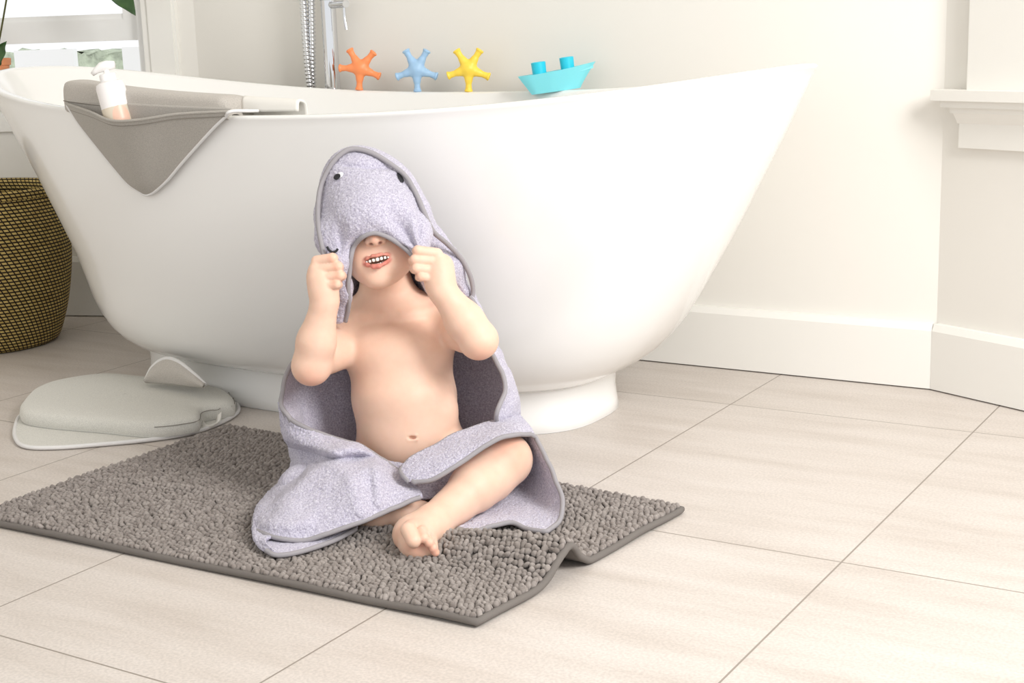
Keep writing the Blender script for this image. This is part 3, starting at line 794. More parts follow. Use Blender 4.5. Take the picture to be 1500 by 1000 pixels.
# ================================================================ potted plant on the left sill
sp0 = fL([(.56, .0, .567)])[0]
pp = empty('potted_plant', tuple(sp0)); tag(pp, 'broad leaved plant in a terracotta pot on the left window sill', 'plant')
M['terracotta'] = plain('terracotta', srgb(214, 140, 96), .7, bump=(80, .2, .0008), vary=.1)
M['soil'] = plain('soil', srgb(60, 46, 34), 1, bump=(120, .8, .003))
q = onZ(-22, 128, .567); pc = np.array([q[0], q[1], .567])
pc = fL([(.53, .002, .567)])[0]
MB().lathe([(0, .001), (.026, .001), (.034, .055), (.0375, .056), (.039, .072), (.034, .073), (.033, .066), (0, .064)], pc, 40).build('pot', M['terracotta'], pp, autosmooth=40)
MB().lathe([(0, .0665), (.0325, .0655)], pc, 30).build('soil', M['soil'], pp)
t = NT('leaf'); t.set(Roughness=.4, Specular_IOR_Level=.5)
t.l(t.ramp(t.noise(25, 4).outputs['Fac'], [(.3, srgb(24, 52, 26)), (.62, srgb(58, 92, 44)), (.8, srgb(150, 130, 60))]), t.b.inputs['Base Color']); M['leaf'] = t.m
M['stem'] = plain('stem', srgb(84, 84, 44), .7, bump=(100, .2, .0006))
mb = MB(); 
def leaf(base, d, up, L, W, name='leaf'):
    d = np.asarray(d, float); d /= np.linalg.norm(d); M_ = rot_frame(d, up); side = M_[:, 1]; nn_ = M_[:, 2]
    G_ = []
    for s in np.linspace(0.02, 1, 22):
        wv = W*math.sin(math.pi*min(1, s**.8))**.75*(1-.15*s); c_ = base+d*L*s+nn_*(-.22*L*s*s)
        G_.append([c_+side*wv*k+nn_*(.25*wv*abs(k)**1.5+.003*math.sin(s*16)*abs(k)) for k in np.linspace(-1, 1, 9)])
    sheet(np.array(G_), .0008, name, M['leaf'], pp)
P0 = pc+np.array([0, 0, .064]); 
stemP = {}
tips = [(onY(150, -42, 2.36), onY(205, 28, 2.345)), (onY(-6, 92, 2.22), onY(14, 52, 2.20)), (onY(-16, 78, 2.26), onY(24, 98, 2.17))]
for k_, (b_, e_) in enumerate(tips):
    sp_ = spline(np.array([P0, P0*.5+b_*.5+np.array([0, -.01, .25 if k_ == 0 else .0]), b_]), 20); mb.tube(sp_, .0022, 8)
mb.build('stem', M['stem'], pp)
leaf(onY(150, -42, 2.36), onY(209, 30, 2.345)-onY(150, -42, 2.36), -FW+np.array([0, 0, .5]), .128, .030)
leaf(onY(125, -30, 2.36), onY(203, 8, 2.35)-onY(125, -30, 2.36), -FW+np.array([0, 0, .9]), .115, .022)
leaf(onY(-10, 98, 2.22), onY(8, 48, 2.20)-onY(-10, 98, 2.22), -FW, .075, .018)
leaf(onY(-22, 76, 2.26), onY(24, 99, 2.17)-onY(-22, 76, 2.26), -FW*.4+np.array([0, 0, 1]), .08, .02)
leaf(P0+np.array([-.02, -.02, .05]), (-.4, -.3, .6), -FW, .10, .03); leaf(P0+np.array([-.02, 0, .06]), (-.7, .1, .5), -FW, .10, .03)

# ================================================================ outside the left window
M['hedge'] = plain('hedge_leaves', srgb(200, 210, 188), .9, bump=(30, 1, .02), vary=.3)
M['fence'] = plain('white_fence', srgb(250, 250, 250), .6, bump=(10, .05, .001))
f = MB(); hg = []
og = fL([(.5, -2.2, 0)])[0]
tdir = np.array([math.cos(AL), math.sin(AL), 0]); ndir = np.array([tdir[1], -tdir[0], 0])
G_ = np.array([[og+tdir*a+np.array([0, 0, b]) for b in np.linspace(.0, .64, 40)] for a in np.linspace(-2.2, 2.2, 120)])
Gn = G_.reshape(-1, 3); Gn = Gn+ndir*(hashn(Gn, 12)*.02)[:, None]+ndir*(hashn(Gn, 40)*.02)[:, None]; 
o = sheet(Gn.reshape(G_.shape), .06, 'hedge', M['hedge']); o['kind'] = 'stuff'; tag(o, 'pale green hedge growing outside the left window', 'hedge')

fp = empty('fence', tuple(og+ndir*-.9)); 
for a0_, a1_ in ((-.10, .34), (.52, .74), (1.02, 1.5)):
    V_ = []
    mbp = MB()
    for a_2 in (a0_, a1_):
        for nd in (0, .03):
            for z_ in (0, .655): V_.append(og+ndir*(-.9+nd)+tdir*a_2+np.array([0, 0, z_]))
    mbp.add(V_, [(0, 1, 3, 2), (4, 6, 7, 5), (0, 4, 5, 1), (2, 3, 7, 6), (0, 2, 6, 4), (1, 5, 7, 3)]); mbp.build('board', M['fence'], fp, smooth=False)
tag(fp, 'white board fence standing outside the left window before the hedge', 'fence')
# ================================================================ the child
t = NT('skin'); t.set(Roughness=.5, Specular_IOR_Level=.35, Subsurface_Weight=.25, Subsurface_Radius=(1.0, .35, .2), Subsurface_Scale=.006)
va = t.n('ShaderNodeVertexColor', layer_name='tone'); 
nn = t.noise(60, 5); cc = t.ramp(nn.outputs['Fac'], [(.3, (.95, .93, .92)), (.7, (1.0, 1.0, 1.0))])
mm = t.n('ShaderNodeMix', data_type='RGBA', blend_type='MULTIPLY'); mm.inputs[0].default_value = 1; t.l(va.outputs['Color'], mm.inputs[6]); t.l(cc, mm.inputs[7]); t.l(mm.outputs[2], t.b.inputs['Base Color'])
n3 = t.noise(900, 3); t.bump(n3.outputs['Fac'], .06, .0004); M['skin'] = t.m

AX = np.stack([RT, UP, FW], 1)
def rolled(deg, pitch=0):      # camera-like axes rolled in the picture plane (counter-clockwise +)
    a = math.radians(deg); r_ = RT*math.cos(a)+UP*math.sin(a); u_ = -RT*math.sin(a)+UP*math.cos(a)
    b = math.radians(pitch); u2 = u_*math.cos(b)+FW*math.sin(b); f2 = FW*math.cos(b)-u_*math.sin(b)
    return np.stack([r_, u2, f2], 1)
pts_all = [U(400, 200, 1.7), U(800, 850, 1.7), U(400, 200, 2.3), U(800, 850, 2.3)]
H_ = .0013
fl = Field((-1.50, 1.22, .006), (-.93, 1.86, .52), H_)
PX = 2.07/FPX        # metres per picture unit near the child
# torso
fl.ell(U(584, 520, 2.085), (.080, .052, .078), .01, rolled(2))
fl.ell(U(592, 580, 2.075), (.077, .056, .075), .03, rolled(4))
fl.ell(U(600, 640, 2.070), (.074, .062, .062), .03)
fl.ell(U(604, 682, 2.090), (.082, .066, .048), .03)
fl.cap(U(520, 470, 2.105), U(655, 462, 2.105), .034, .036, .035)
fl.ell(U(500, 486, 2.100), (.026, .030, .030), .02); fl.ell(U(668, 468, 2.105), (.034, .030, .030), .02)
fl.ell(U(548, 512, 2.058), (.040, .026, .030), .02, rolled(0)); fl.ell(U(620, 510, 2.058), (.040, .026, .030), .02, rolled(0))   # chest
fl.cap(U(572, 455, 2.105), U(564, 405, 2.09), .040, .037, .028)      # neck
fl.cap(U(540, 462, 2.080), U(600, 458, 2.080), .016, .016, .02)
# collar bones
fl.cap(U(560, 463, 2.058), U(522, 459, 2.070), .004, .003, .012); fl.cap(U(590, 463, 2.058), U(636, 455, 2.072), .004, .003, .012)
# rib arch hints, lower ribs on the picture's right
fl.ell(U(655, 602, 2.045), (.012, .020, .010), .02)
# navel
fl.ell(U(604, 641, 2.0085), (.0048, .0034, .0065), .004, mode='sub')
fl.cap(U(598, 644.5, 2.0085), U(610, 644, 2.0085), .0013, .0013, .003); fl.cap(U(600, 637.2, 2.0085), U(610, 637.5, 2.0085), .001, .001, .003)
# head
Mh = rolled(7, 0)
hc = U(550, 319, 2.055)
fl.ell(hc, (.066, .079, .081), .012, Mh)
fl.ell(U(556, 366, 2.022), (.0475, .046, .052), .03, Mh)      # face / jaw
fl.ell(U(555, 396, 2.000), (.030, .022, .030), .022, Mh)      # chin
fl.ell(U(553, 409, 1.985), (.015, .011, .014), .014, Mh)
fl.ell(U(531, 377, 1.999), (.021, .022, .022), .018, Mh); fl.ell(U(583, 373, 1.999), (.022, .023, .022), .018, Mh)   # cheeks
fl.ell(U(507, 345, 2.055), (.010, .017, .012), .008, Mh); fl.ell(U(612, 338, 2.055), (.010, .017, .012), .008, Mh)   # ears under the hood
# eye sockets and nose
fl.ell(U(527, 331, 1.965), (.014, .010, .012), .012, Mh, 'sub'); fl.ell(U(569, 325, 1.965), (.014, .010, .012), .012, Mh, 'sub')
fl.chain([U(546, 328, 1.975), U(548, 341, 1.966), U(549.5, 350, 1.958)], [.006, .0070, .0086], .012)
fl.ell(U(540.5, 353.5, 1.964), (.0062, .0052, .007), .005, Mh); fl.ell(U(559.5, 351, 1.964), (.0062, .0052, .007), .005, Mh)
fl.ell(U(543.5, 357.5, 1.9575), (.0034, .0020, .0045), .002, Mh, 'sub'); fl.ell(U(557.0, 355.8, 1.9575), (.0034, .0020, .0045), .002, Mh, 'sub')
# lips
def fd(px, py, d): return U(px, py, d)
UL = [fd(530, 384, 1.978), fd(538, 378.3, 1.966), (fd(546, 374.6, 1.961)), fd(552, 374.2, 1.960), fd(558, 372.3, 1.961), fd(566, 372.3, 1.966), fd(576, 374, 1.979)]
LLp = [fd(530, 384.3, 1.978), fd(538, 387.8, 1.966), fd(547, 390.2, 1.960), fd(555, 389.6, 1.959), fd(564, 385.3, 1.964), fd(576, 374.3, 1.979)]
fl.ell(fd(552, 381.5, 1.975), (.0205, .0070, .011), .004, rolled(11), 'sub')
fl.ell(fd(552, 381.5, 1.985), (.021, .0088, .016), .003, rolled(11), 'sub')
fl.chain(UL, [.0006, .0010, .0017, .0016, .0017, .0011, .0006], .0045)
fl.chain(LLp, [.0007, .0014, .0025, .0026, .0016, .0007], .0050)
# arms: picture-left (the child's right)
def arm(sh, el, wr, k=.018, r=(.030, .0265, .0262, .0175)):
    mid = (np.array(sh)*.5+np.array(el)*.5)
    fl.chain([sh, mid, el], [r[0]*.95, r[0]*.93, r[1]*.92], k)
    m2 = el*.62+wr*.38
    fl.chain([el, m2, wr], [r[1], r[2], r[3]], .010)
shL, elL, wrL = U(506, 492, 2.085), U(456, 536, 1.985), U(476, 441, 1.962)
shR, elR, wrR = U(664, 470, 2.085), U(701, 498, 1.965), U(647, 424, 1.955)
arm(shL, elL, wrL); arm(shR, elR, wrR)
# fists
def fist(knuckles, pips, dips, tips, palm, wrist, thumb, rf, rp=.017):
    for c_, rad, Mx in palm: fl.ell(c_, rad, .012, Mx)
    fl.chain([wrist, (np.array(wrist)+palm[0][0])/2, palm[0][0]], [.0172, .0165, .016], .012)
    for i in range(4):
        fl.cap(knuckles[i]*.55+np.array(palm[0][0])*.45, knuckles[i], rf[i]*.95, rf[i], .006)
        fl.cap(knuckles[i], pips[i], rf[i]*1.02, rf[i]*.98, .0009)
        fl.cap(pips[i], dips[i], rf[i]*.98, rf[i]*.92, .0016)
        fl.cap(dips[i], tips[i], rf[i]*.92, rf[i]*.85, .0016)
    for a, b, ra, rb in zip(thumb[:-1], thumb[1:], (.0085, .0074, .0066), (.0074, .0066, .0056)): fl.cap(a, b, ra, rb, .0025)
# picture-right hand (child's left): fingers stacked, nearly level, wrist below right
kx = [(640, 371), (643, 383), (643, 396), (641, 408)]
pxx = [(612, 367), (608, 380), (610, 393), (617, 405)]
rf = [.0074, .0073, .0070, .0062]
d0 = 1.948
fist([U(a, b, d0) for a, b in kx], [U(a, b, d0-.008) for a, b in pxx],
     [U(a-3, b+1, d0+.010) for a, b in pxx], [U(a+9, b+1, d0+.019) for a, b in pxx],
     [(U(643, 397, d0+.008), (.0190, .0250, .018), rolled(-25))], wrR,
     [U(640, 398, d0+.022), U(627, 378, d0+.026), U(616, 369, d0+.018), U(609, 368, d0+.014)], rf)
# picture-left hand (child's right)
kx = [(464, 382), (461, 394), (461, 407), (463, 419)]
pxx = [(487, 378), (495, 390), (498, 403), (493, 416)]
d0 = 1.952
fist([U(a, b, d0) for a, b in kx], [U(a, b, d0-.008) for a, b in pxx],
     [U(a+3, b+1, d0+.010) for a, b in pxx], [U(a-8, b+1, d0+.019) for a, b in pxx],
     [(U(471, 408, d0+.008), (.0190, .0250, .018), rolled(12))], wrL,
     [U(470, 412, d0+.022), U(478, 390, d0+.026), U(486, 380, d0+.018), U(491, 379, d0+.014)], rf)
# legs: picture-right leg, knee raised, foot turned in
hipR, kneeR, ankR = U(655, 690, 2.085), U(741, 673, 1.985), U(650, 752, 1.900)
fl.chain([hipR, hipR*.5+kneeR*.5, kneeR], [.050, .043, .034], .02)
fl.ell(U(742, 672, 1.972), (.026, .028, .024), .02, rolled(35))
fl.chain([kneeR, U(716, 697, 1.965), U(694, 714, 1.940), U(668, 738, 1.915), ankR], [.0335, .0345, .0325, .025, .0205], .012)
fl.chain([ankR, U(634, 767, 1.872), U(617, 783, 1.840)], [.0225, .0240, .0215], .014)
fl.ell(U(601, 779, 1.858), (.021, .024, .022), .014, rolled(-35))
fl.chain([U(600, 784, 1.846), U(610, 797, 1.828), U(626, 806, 1.822)], [.0200, .0195, .0145], .012)
# toes, big toe first
for i, (a, b, r1, r2) in enumerate([((598, 776), (606, 792), .0100, .0096), ((617, 778), (621, 788), .0064, .0068), ((624, 785), (629, 795), .0060, .0064), ((629, 793), (635, 803), .0056, .0060), ((631, 801), (638, 809), .0052, .0054)]):
    fl.chain([U(a[0]+4, a[1]-4, 1.832), U(*a, 1.812+i*.0010), U(*b, 1.797+i*.0016)], [r1, r1, r2], .0012)
# picture-left leg lying under the towel, shin comes back to the middle
hipL, kneeL, ankL = U(560, 700, 2.09), U(448, 722, 2.010), U(592, 753, 1.938)
fl.chain([hipL, hipL*.5+kneeL*.5, kneeL], [.048, .040, .033], .02)
fl.chain([kneeL, U(500, 740, 1.965), U(548, 749, 1.948), ankL], [.0325, .0315, .025, .019], .012)
fl.chain([ankL, U(616, 755, 1.945), U(640, 755, 1.965)], [.020, .018, .012], .012)
V, F = fl.mesh(); V = laplace(V, F, 3, .5)
N = normals(V, F)
base = np.array(srgb(234, 198, 176)); tone = np.tile(base, (len(V), 1))
tone *= (1+.03*hashn(V, 25, 4))[:, None]
def spot(P, r, col, s, soft=.6):
    d = np.linalg.norm(V-np.asarray(P), axis=1); w_ = np.clip((r-d)/(r*soft), 0, 1)*s
    tone[:] = tone*(1-w_[:, None])+np.array(col)*w_[:, None]
pink = srgb(238, 168, 140); red = srgb(214, 96, 88)
spot(U(750, 662, 1.955), .034, srgb(226, 150, 122), .55, 1); spot(U(456, 556, 1.97), .028, pink, .5, 1); spot(U(705, 518, 1.955), .026, pink, .45, 1)
for p in ((606, 792), (621, 790), (629, 796), (634, 803), (638, 811)): spot(U(*p, 1.800), .013, srgb(240, 170, 146), .5, 1)
spot(U(610, 802, 1.81), .022, pink, .5, 1); spot(U(590, 785, 1.835), .02, pink, .4, 1)
for p in ((613, 369), (610, 381), (611, 393), (617, 404), (486, 379), (492, 390), (494, 402), (490, 413)): spot(U(*p, 1.938), .009, pink, .5, 1)
spot(U(529, 372, 1.978), .022, pink, .35, 1); spot(U(585, 366, 1.978), .024, pink, .35, 1); spot(U(549, 350, 1.949), .011, pink, .5, 1)
def chaincol(P, rr, col, s):
    P = spline(np.array(P), 40); rr = np.interp(np.linspace(0, 1, 40), np.linspace(0, 1, len(rr)), rr)
    m = np.linalg.norm(V-P[20], axis=1) < .05; idx = np.where(m)[0]
    d = np.min(np.linalg.norm(V[idx][:, None]-P[None], axis=2)-rr[None], axis=1); w_ = np.clip(1-(d-.0006)/.0026, 0, 1)*s
    tone[idx] = tone[idx]*(1-w_[:, None])+np.array(col)*w_[:, None]
chaincol(UL, [.0004, .0012, .0021, .0019, .0021, .0013, .0004], srgb(208, 128, 114), .8)
chaincol(LLp, [.0004, .0016, .0028, .0030, .0019, .0004], srgb(208, 118, 107), .85)
# mouth interior
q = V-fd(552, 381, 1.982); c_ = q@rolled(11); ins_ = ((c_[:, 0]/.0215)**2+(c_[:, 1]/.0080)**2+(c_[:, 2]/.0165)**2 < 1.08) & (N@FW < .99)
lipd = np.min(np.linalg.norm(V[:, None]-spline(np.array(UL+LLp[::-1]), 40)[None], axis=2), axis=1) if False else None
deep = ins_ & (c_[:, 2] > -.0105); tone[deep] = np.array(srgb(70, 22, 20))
for p in ((543.5, 357.5), (557, 355.8)): spot(U(*p, 1.960), .0042, srgb(110, 50, 40), .8, .6)
person = empty('person', tuple(onZ(600, 715, .012))); tag(person, 'person, a small barefoot child sitting cross-legged and pulling a towel hood over the eyes', 'person')
person.name = 'person'
body = obj('body', V, F, M['skin'], person)
ca_ = body.data.color_attributes.new(name='tone', type='FLOAT_COLOR', domain='POINT')
ca_.data.foreach_set('color', np.c_[np.clip(tone, 0, 1), np.ones(len(V))].astype(np.float32).ravel())
body_bvh = BVHTree.FromPolygons([tuple(v) for v in V], [tuple(map(int, f)) for f in F])
# teeth
t = NT('tooth'); t.set(Base_Color=srgb(250, 246, 238), Roughness=.25); tn = t.noise(300, 1); t.bump(tn.outputs['Fac'], .02, .0002); M['tooth'] = t.m
def teeth(P, n, w0, h0, name, dn):
    P = spline(np.array(P), n); mbt = MB()
    for i, c_ in enumerate(P):
        s_ = 1-.35*abs(i-(n-1)/2)/((n-1)/2)
        W_ = w0*s_/2; Hh = h0*s_/2
        la = np.linspace(0, np.pi, 7); rows = []
        Q = rolled(11)
        for a in la:
            for b in np.linspace(0, 2*np.pi, 12, endpoint=False):
                rows.append(c_+Q[:, 0]*W_*1.05*np.sign(math.cos(b))*abs(math.cos(b))**.5*math.sin(a)**.5+Q[:, 1]*Hh*np.sign(math.sin(b))*abs(math.sin(b))**.6*math.sin(a)**.5+Q[:, 2]*(-.0016*math.cos(a)))
        mbt.add(rows, [tuple(f) for f in grid_faces(7, 12, wrap=True)])
    mbt.build(name, M['tooth'], person)
teeth([fd(537.5, 384.0, 1.970), fd(545, 381.6, 1.9655), fd(553, 379.7, 1.964), fd(561, 377.8, 1.9655), fd(568.5, 376.4, 1.971)], 7, .0047, .0056, 'upper_teeth', 1)
teeth([fd(543, 388.0, 1.969), fd(552, 387.4, 1.966), fd(561, 384.2, 1.969)], 6, .0034, .0032, 'lower_teeth', -1)
# ================================================================ the hooded towel
t = NT('terry'); lav = srgb(206, 202, 216)
t.set(Roughness=1.0, Specular_IOR_Level=.1, Sheen_Weight=.35, Sheen_Roughness=.6)
nn = t.noise(420, 4); nn.inputs['Roughness'].default_value = .7
t.l(t.ramp(nn.outputs['Fac'], [(.30, srgb(156, 150, 172)), (.5, srgb(194, 189, 206)), (.70, srgb(232, 229, 239))]), t.b.inputs['Base Color'])
t.bump(nn.outputs['Fac'], .9, .0022); M['terry'] = t.m
M['binding'] = plain('grey_binding', srgb(154, 150, 153), .85, bump=(1400, .4, .0004))
M['eye_stitch'] = plain('black_stitch', srgb(28, 28, 34), .6, bump=(1200, .4, .0004))
M['eye_white'] = plain('white_stitch', srgb(238, 236, 240), .8, bump=(1200, .4, .0004))
tw0 = onZ(600, 720, .012); towel = empty('hooded_towel', tuple(tw0)); tag(towel, 'lavender terry hooded towel with grey binding draped over the seated child', 'towel')

# ---- hood as a thick shell
hf = Field((-1.46, 1.36, .22), (-1.02, 1.93, .53), .0018)
Mo = rolled(8)
hf.ell(U(545, 315, 2.060), (.0795, .092, .090), .01, Mo)
hf.ell(U(521, 266, 2.060), (.042, .046, .060), .03, rolled(20))
hf.ell(U(546, 322, 1.998), (.064, .050, .062), .03, Mo)
hf.chain([U(490, 320, 2.03), U(489, 350, 1.990), U(497, 385, 1.962)], [.024, .020, .013], .025)
hf.chain([U(601, 318, 2.02), U(606, 345, 1.985), U(613, 370, 1.958)], [.028, .020, .013], .025)
hf.chain([U(498, 385, 1.972), U(506, 425, 1.992), U(495, 462, 2.020)], [.012, .012, .011], .012)
hf.chain([U(592, 340, 2.075), U(636, 390, 2.095), U(666, 428, 2.110)], [.044, .036, .024], .03)
hf.chain([U(548, 380, 2.120), U(560, 430, 2.135)], [.062, .062], .03)
# hollow
hf.ell(U(548, 319, 2.055), (.0700, .0835, .0850), .004, Mh, 'sub')
hf.ell(U(556, 366, 2.012), (.054, .052, .056), .01, Mh, 'sub')
hf.cap(U(572, 470, 2.095), U(564, 395, 2.085), .058, .052, .01, 'sub')
hf.cap(U(505, 495, 2.095), U(668, 482, 2.105), .043, .043, .01, 'sub')
hf.ell(U(558, 397, 1.97), (.0425, .0530, .10), .003, rolled(-3), 'sub')      # face opening
hf.ell(U(556, 440, 1.99), (.0400, .0480, .09), .004, rolled(4), 'sub')
hf.ell(U(585, 470, 1.99), (.0600, .0420, .10), .004, rolled(0), 'sub')
hf.cap(U(664, 440, 2.075), U(700, 470, 2.085), .022, .030, .006, 'sub')
HV, HF = hf.mesh(); HV = laplace(HV, HF, 3, .5)
HN = normals(HV, HF)
C_ = (HV-CAM)@AX; hpx = 750+C_[:, 0]/C_[:, 2]*FPX; hpy = 500-C_[:, 1]/C_[:, 2]*FPX
# folds running up from the picture-right hand, a dent across the crown
fx_, fy_ = 615, 372; rr = np.hypot(hpx-fx_, hpy-fy_); aa = np.degrees(np.arctan2(-(hpy-fy_), hpx-fx_))
fold = np.sin(np.radians((aa-95)*9.5))*np.clip((rr-4)/18, 0, 1)*np.clip((105-rr)/60, 0, 1)*np.clip((aa-84)/12, 0, 1)*np.clip((158-aa)/14, 0, 1)
front = np.clip((2.08-C_[:, 2])/.02, 0, 1)*(HN@FW < .1)
fx2, fy2 = 500, 382; r2 = np.hypot(hpx-fx2, hpy-fy2); a2 = np.degrees(np.arctan2(-(hpy-fy2), hpx-fx2))
fold2 = np.sin(np.radians((a2-60)*8))*np.clip((r2-4)/18, 0, 1)*np.clip((70-r2)/40, 0, 1)*np.clip((a2-50)/12, 0, 1)*np.clip((110-a2)/14, 0, 1)
crown = np.exp(-((hpy-(241+.05*(hpx-520)))/4.2)**2)*np.clip((hpx-488)/20, 0, 1)*np.clip((585-hpx)/30, 0, 1)
drape = np.sin((hpx*.55+hpy*.85)*.11)*np.clip((hpx-628)/18, 0, 1)
HV = HV+HN*(front*(.0055*fold+.0035*fold2-.0070*crown)+.0022*drape+.0016*hashn(HV, 22, 2))[:, None]
HV = HV+HN*(.0009*hashn(HV, 480, 5))[:, None]
hood_o = obj('hood', HV, HF, M['terry'], towel)
hood_bvh = BVHTree.FromPolygons([tuple(v) for v in HV], [tuple(map(int, f)) for f in HF])
def cast(bvh, px, py):
    v = Vector(RT*(px-750)+UP*(500-py)+FW*FPX).normalized(); h = bvh.ray_cast(Vector(CAM), v)
    return None if h[0] is None else (np.array(h[0]), np.array(h[1]))
def edge_pt(px, py, c, lo=0.0, hi=.5, step=.01, maxd=2.3):
    """walk from (px,py) along the line to c until the ray meets the hood"""
    k = lo
    while k < hi:
        x, y = px+(c[0]-px)*k, py+(c[1]-py)*k; h = cast(hood_bvh, x, y)
        if h is not None and depth(h[0]) < maxd: return U(px, py, depth(h[0]))
        k += step
    return None
arch = [(506, 470), (511, 445), (510, 420), (512, 398), (514, 378), (519, 360), (531, 347), (548, 341), (566, 346), (583, 356), (597, 367), (606, 376)]
ap = []
for px, py in arch:
    dx, dy = px-560, py-395; n_ = math.hypot(dx, dy) 
    best = None
    for k in (2, 4, 6, 8, 11):
        sx = (-1 if px < 515 else dx/n_); sy = (0 if px < 515 else dy/n_)
        h = cast(hood_bvh, px+sx*k, py+sy*k)
        if h is not None and depth(h[0]) < 2.06: best = depth(h[0]); break
    ap.append((px, py, best))
ds = [a[2] for a in ap]; 
for i, d_ in enumerate(ds):
    if d_ is None: ds[i] = ds[i-1] if i and ds[i-1] else 2.0
P = spline(np.array([U(a[0], a[1], d_+.001) for a, d_ in zip(ap, ds)]), 120)
MB().tube(P, .0035, 10).build('hood_binding', M['binding'], hood_o)
outl = [(484, 474), (478, 440), (476, 400), (474, 372), (467, 335), (466, 300), (471, 270), (486, 240), (503, 223), (520, 218), (545, 224), (572, 240), (594, 258), (609, 283), (621, 310), (634, 338), (655, 357), (675, 378), (688, 402), (693, 425), (690, 442)]
op_ = []
for px, py in outl:
    e = edge_pt(px, py, (548, 330) if px < 630 else (640, 400), 0, .35, .01)
    if e is None: e = U(px, py, 2.06)
    op_.append(e)
dd = np.array([depth(p) for p in op_]); dd = np.convolve(np.r_[dd[0], dd, dd[-1]], [.25, .5, .25], 'valid')
op_ = spline(np.array([U(a, b, d_-.010) for (a, b), d_ in zip(outl, dd)]), 260)
MB().tube(op_, .0036, 10).build('edge_binding', M['binding'], hood_o)
def patch_on(bvh, cx, cy, rx, ry, roll, mat, name, lift=.0012, parent=None, thick=.0014):
    rows = []
    a = math.radians(roll)
    for r_ in np.linspace(0, 1, 7):
        for k in range(24):
            th_ = 2*math.pi*k/24; x = r_*rx*math.cos(th_); y = r_*ry*math.sin(th_)
            X, Y = cx+x*math.cos(a)-y*math.sin(a), cy-(x*math.sin(a)+y*math.cos(a))
            h = cast(bvh, X, Y); rows.append(None if h is None else h[0]-FW*(lift+thick*(1-r_**2)))
    ok = [r for r in rows if r is not None]
    if not ok: return
    md = np.median([depth(o) for o in ok])
    rows = [r if r is not None and abs(depth(r)-md) < .02 else ok[0] for r in rows]
    obj(name, rows, [tuple(f) for f in grid_faces(7, 24, wrap=True)], mat, hood_o)
patch_on(hood_bvh, 497, 257, 7, 4, 30, M['eye_white'], 'eye_patch')
patch_on(hood_bvh, 494, 259, 5.5, 4, 35, M['eye_stitch'], 'eye', .0028)
patch_on(hood_bvh, 587, 260, 8.5, 3.2, -62, M['eye_stitch'], 'eye', .0028)
mp_ = [cast(hood_bvh, a, b) for a, b in ((480, 361), (482, 366), (487, 369), (492, 368), (495, 364))]
_d = [depth(m_[0]) for m_ in mp_ if m_ is not None]; _d = np.median(_d) if _d else 1.98
mp_ = [U(a, b, _d-.0055) for a, b in ((479, 361), (482, 366), (487, 369), (492, 368), (495, 364))]
if len(mp_) > 2: MB().tube(spline(np.array(mp_), 30), .0017, 8).build('mouth_stitch', M['eye_stitch'], hood_o)

# ---- the cloth
def settle(G, m=.0045, it=3):
    nu, nv, _ = G.shape
    for k in range(it):
        Pq = G.reshape(-1, 3)
        for i in range(len(Pq)):
            q, n_, f_, d_ = body_bvh.find_nearest(Vector(Pq[i]), .06)
            if q is None: continue
            s = (Pq[i]-np.array(q))@np.array(n_)
            if s < m: Pq[i] = np.array(q)+np.array(n_)*m
        G = Pq.reshape(nu, nv, 3); G[..., 2] = np.maximum(G[..., 2], .0185)
        if k < it-1:
            H2 = G.copy(); H2[1:-1, 1:-1] = (G[:-2, 1:-1]+G[2:, 1:-1]+G[1:-1, :-2]+G[1:-1, 2:])/4; G = G*.4+H2*.6
    return G
CL_V = []; CL_F = []; cn_ = 0; PIPES = []
def cloth(net, nu, nv, wr=.0025, seed=1, do_settle=True, wf=26, fn=None):
    global cn_
    G = net_grid(upx(net), nu, nv)
    Pq = G.reshape(-1, 3); Nn = np.cross(np.gradient(G, axis=0), np.gradient(G, axis=1)).reshape(-1, 3); Nn /= np.linalg.norm(Nn, axis=1)[:, None]+1e-9
    G = (Pq+Nn*(wr*hashn(Pq, wf, seed)+wr*.4*hashn(Pq, wf*2.7, seed+9))[:, None]).reshape(G.shape)
    if do_settle: G = settle(G)
    if fn is not None:
        Pq = G.reshape(-1, 3); c_ = (Pq-CAM)@AX; G = (Pq-FW*fn(750+c_[:, 0]/c_[:, 2]*FPX, 500-c_[:, 1]/c_[:, 2]*FPX)[:, None]).reshape(G.shape)
    if fn is not None and do_settle: G = settle(G, it=1)
    V_, F_ = sheet(G, .0042, noise=.0009, nf=480, seed=seed)
    CL_V.append(V_); CL_F.append(F_+cn_); cn_ += len(V_)
    return G
A = cloth([[(500, 462, 2.090), (520, 440, 2.150), (560, 420, 2.185), (620, 420, 2.185), (672, 420, 2.165), (692, 425, 2.120), (684, 440, 2.090)],
           [(462, 495, 2.060), (485, 490, 2.140), (560, 480, 2.185), (630, 480, 2.185), (690, 470, 2.165), (712, 478, 2.110), (700, 490, 2.070)],
           [(425, 535, 2.040), (465, 530, 2.130), (560, 540, 2.180), (640, 540, 2.180), (712, 525, 2.155), (740, 535, 2.095), (728, 530, 2.030)],
           [(411, 588, 2.030), (458, 585, 2.120), (560, 600, 2.175), (640, 600, 2.175), (722, 580, 2.145), (757, 578, 2.085), (740, 570, 2.010)],
           [(424, 615, 2.020), (465, 630, 2.110), (560, 645, 2.170), (640, 645, 2.170), (722, 620, 2.140), (760, 608, 2.080), (726, 606, 1.995)],
           [(436, 668, 2.075), (480, 672, 2.120), (560, 690, 2.165), (640, 690, 2.165), (712, 670, 2.140), (752, 650, 2.110), (735, 640, 2.050)]], 150, 210, .003, 1)
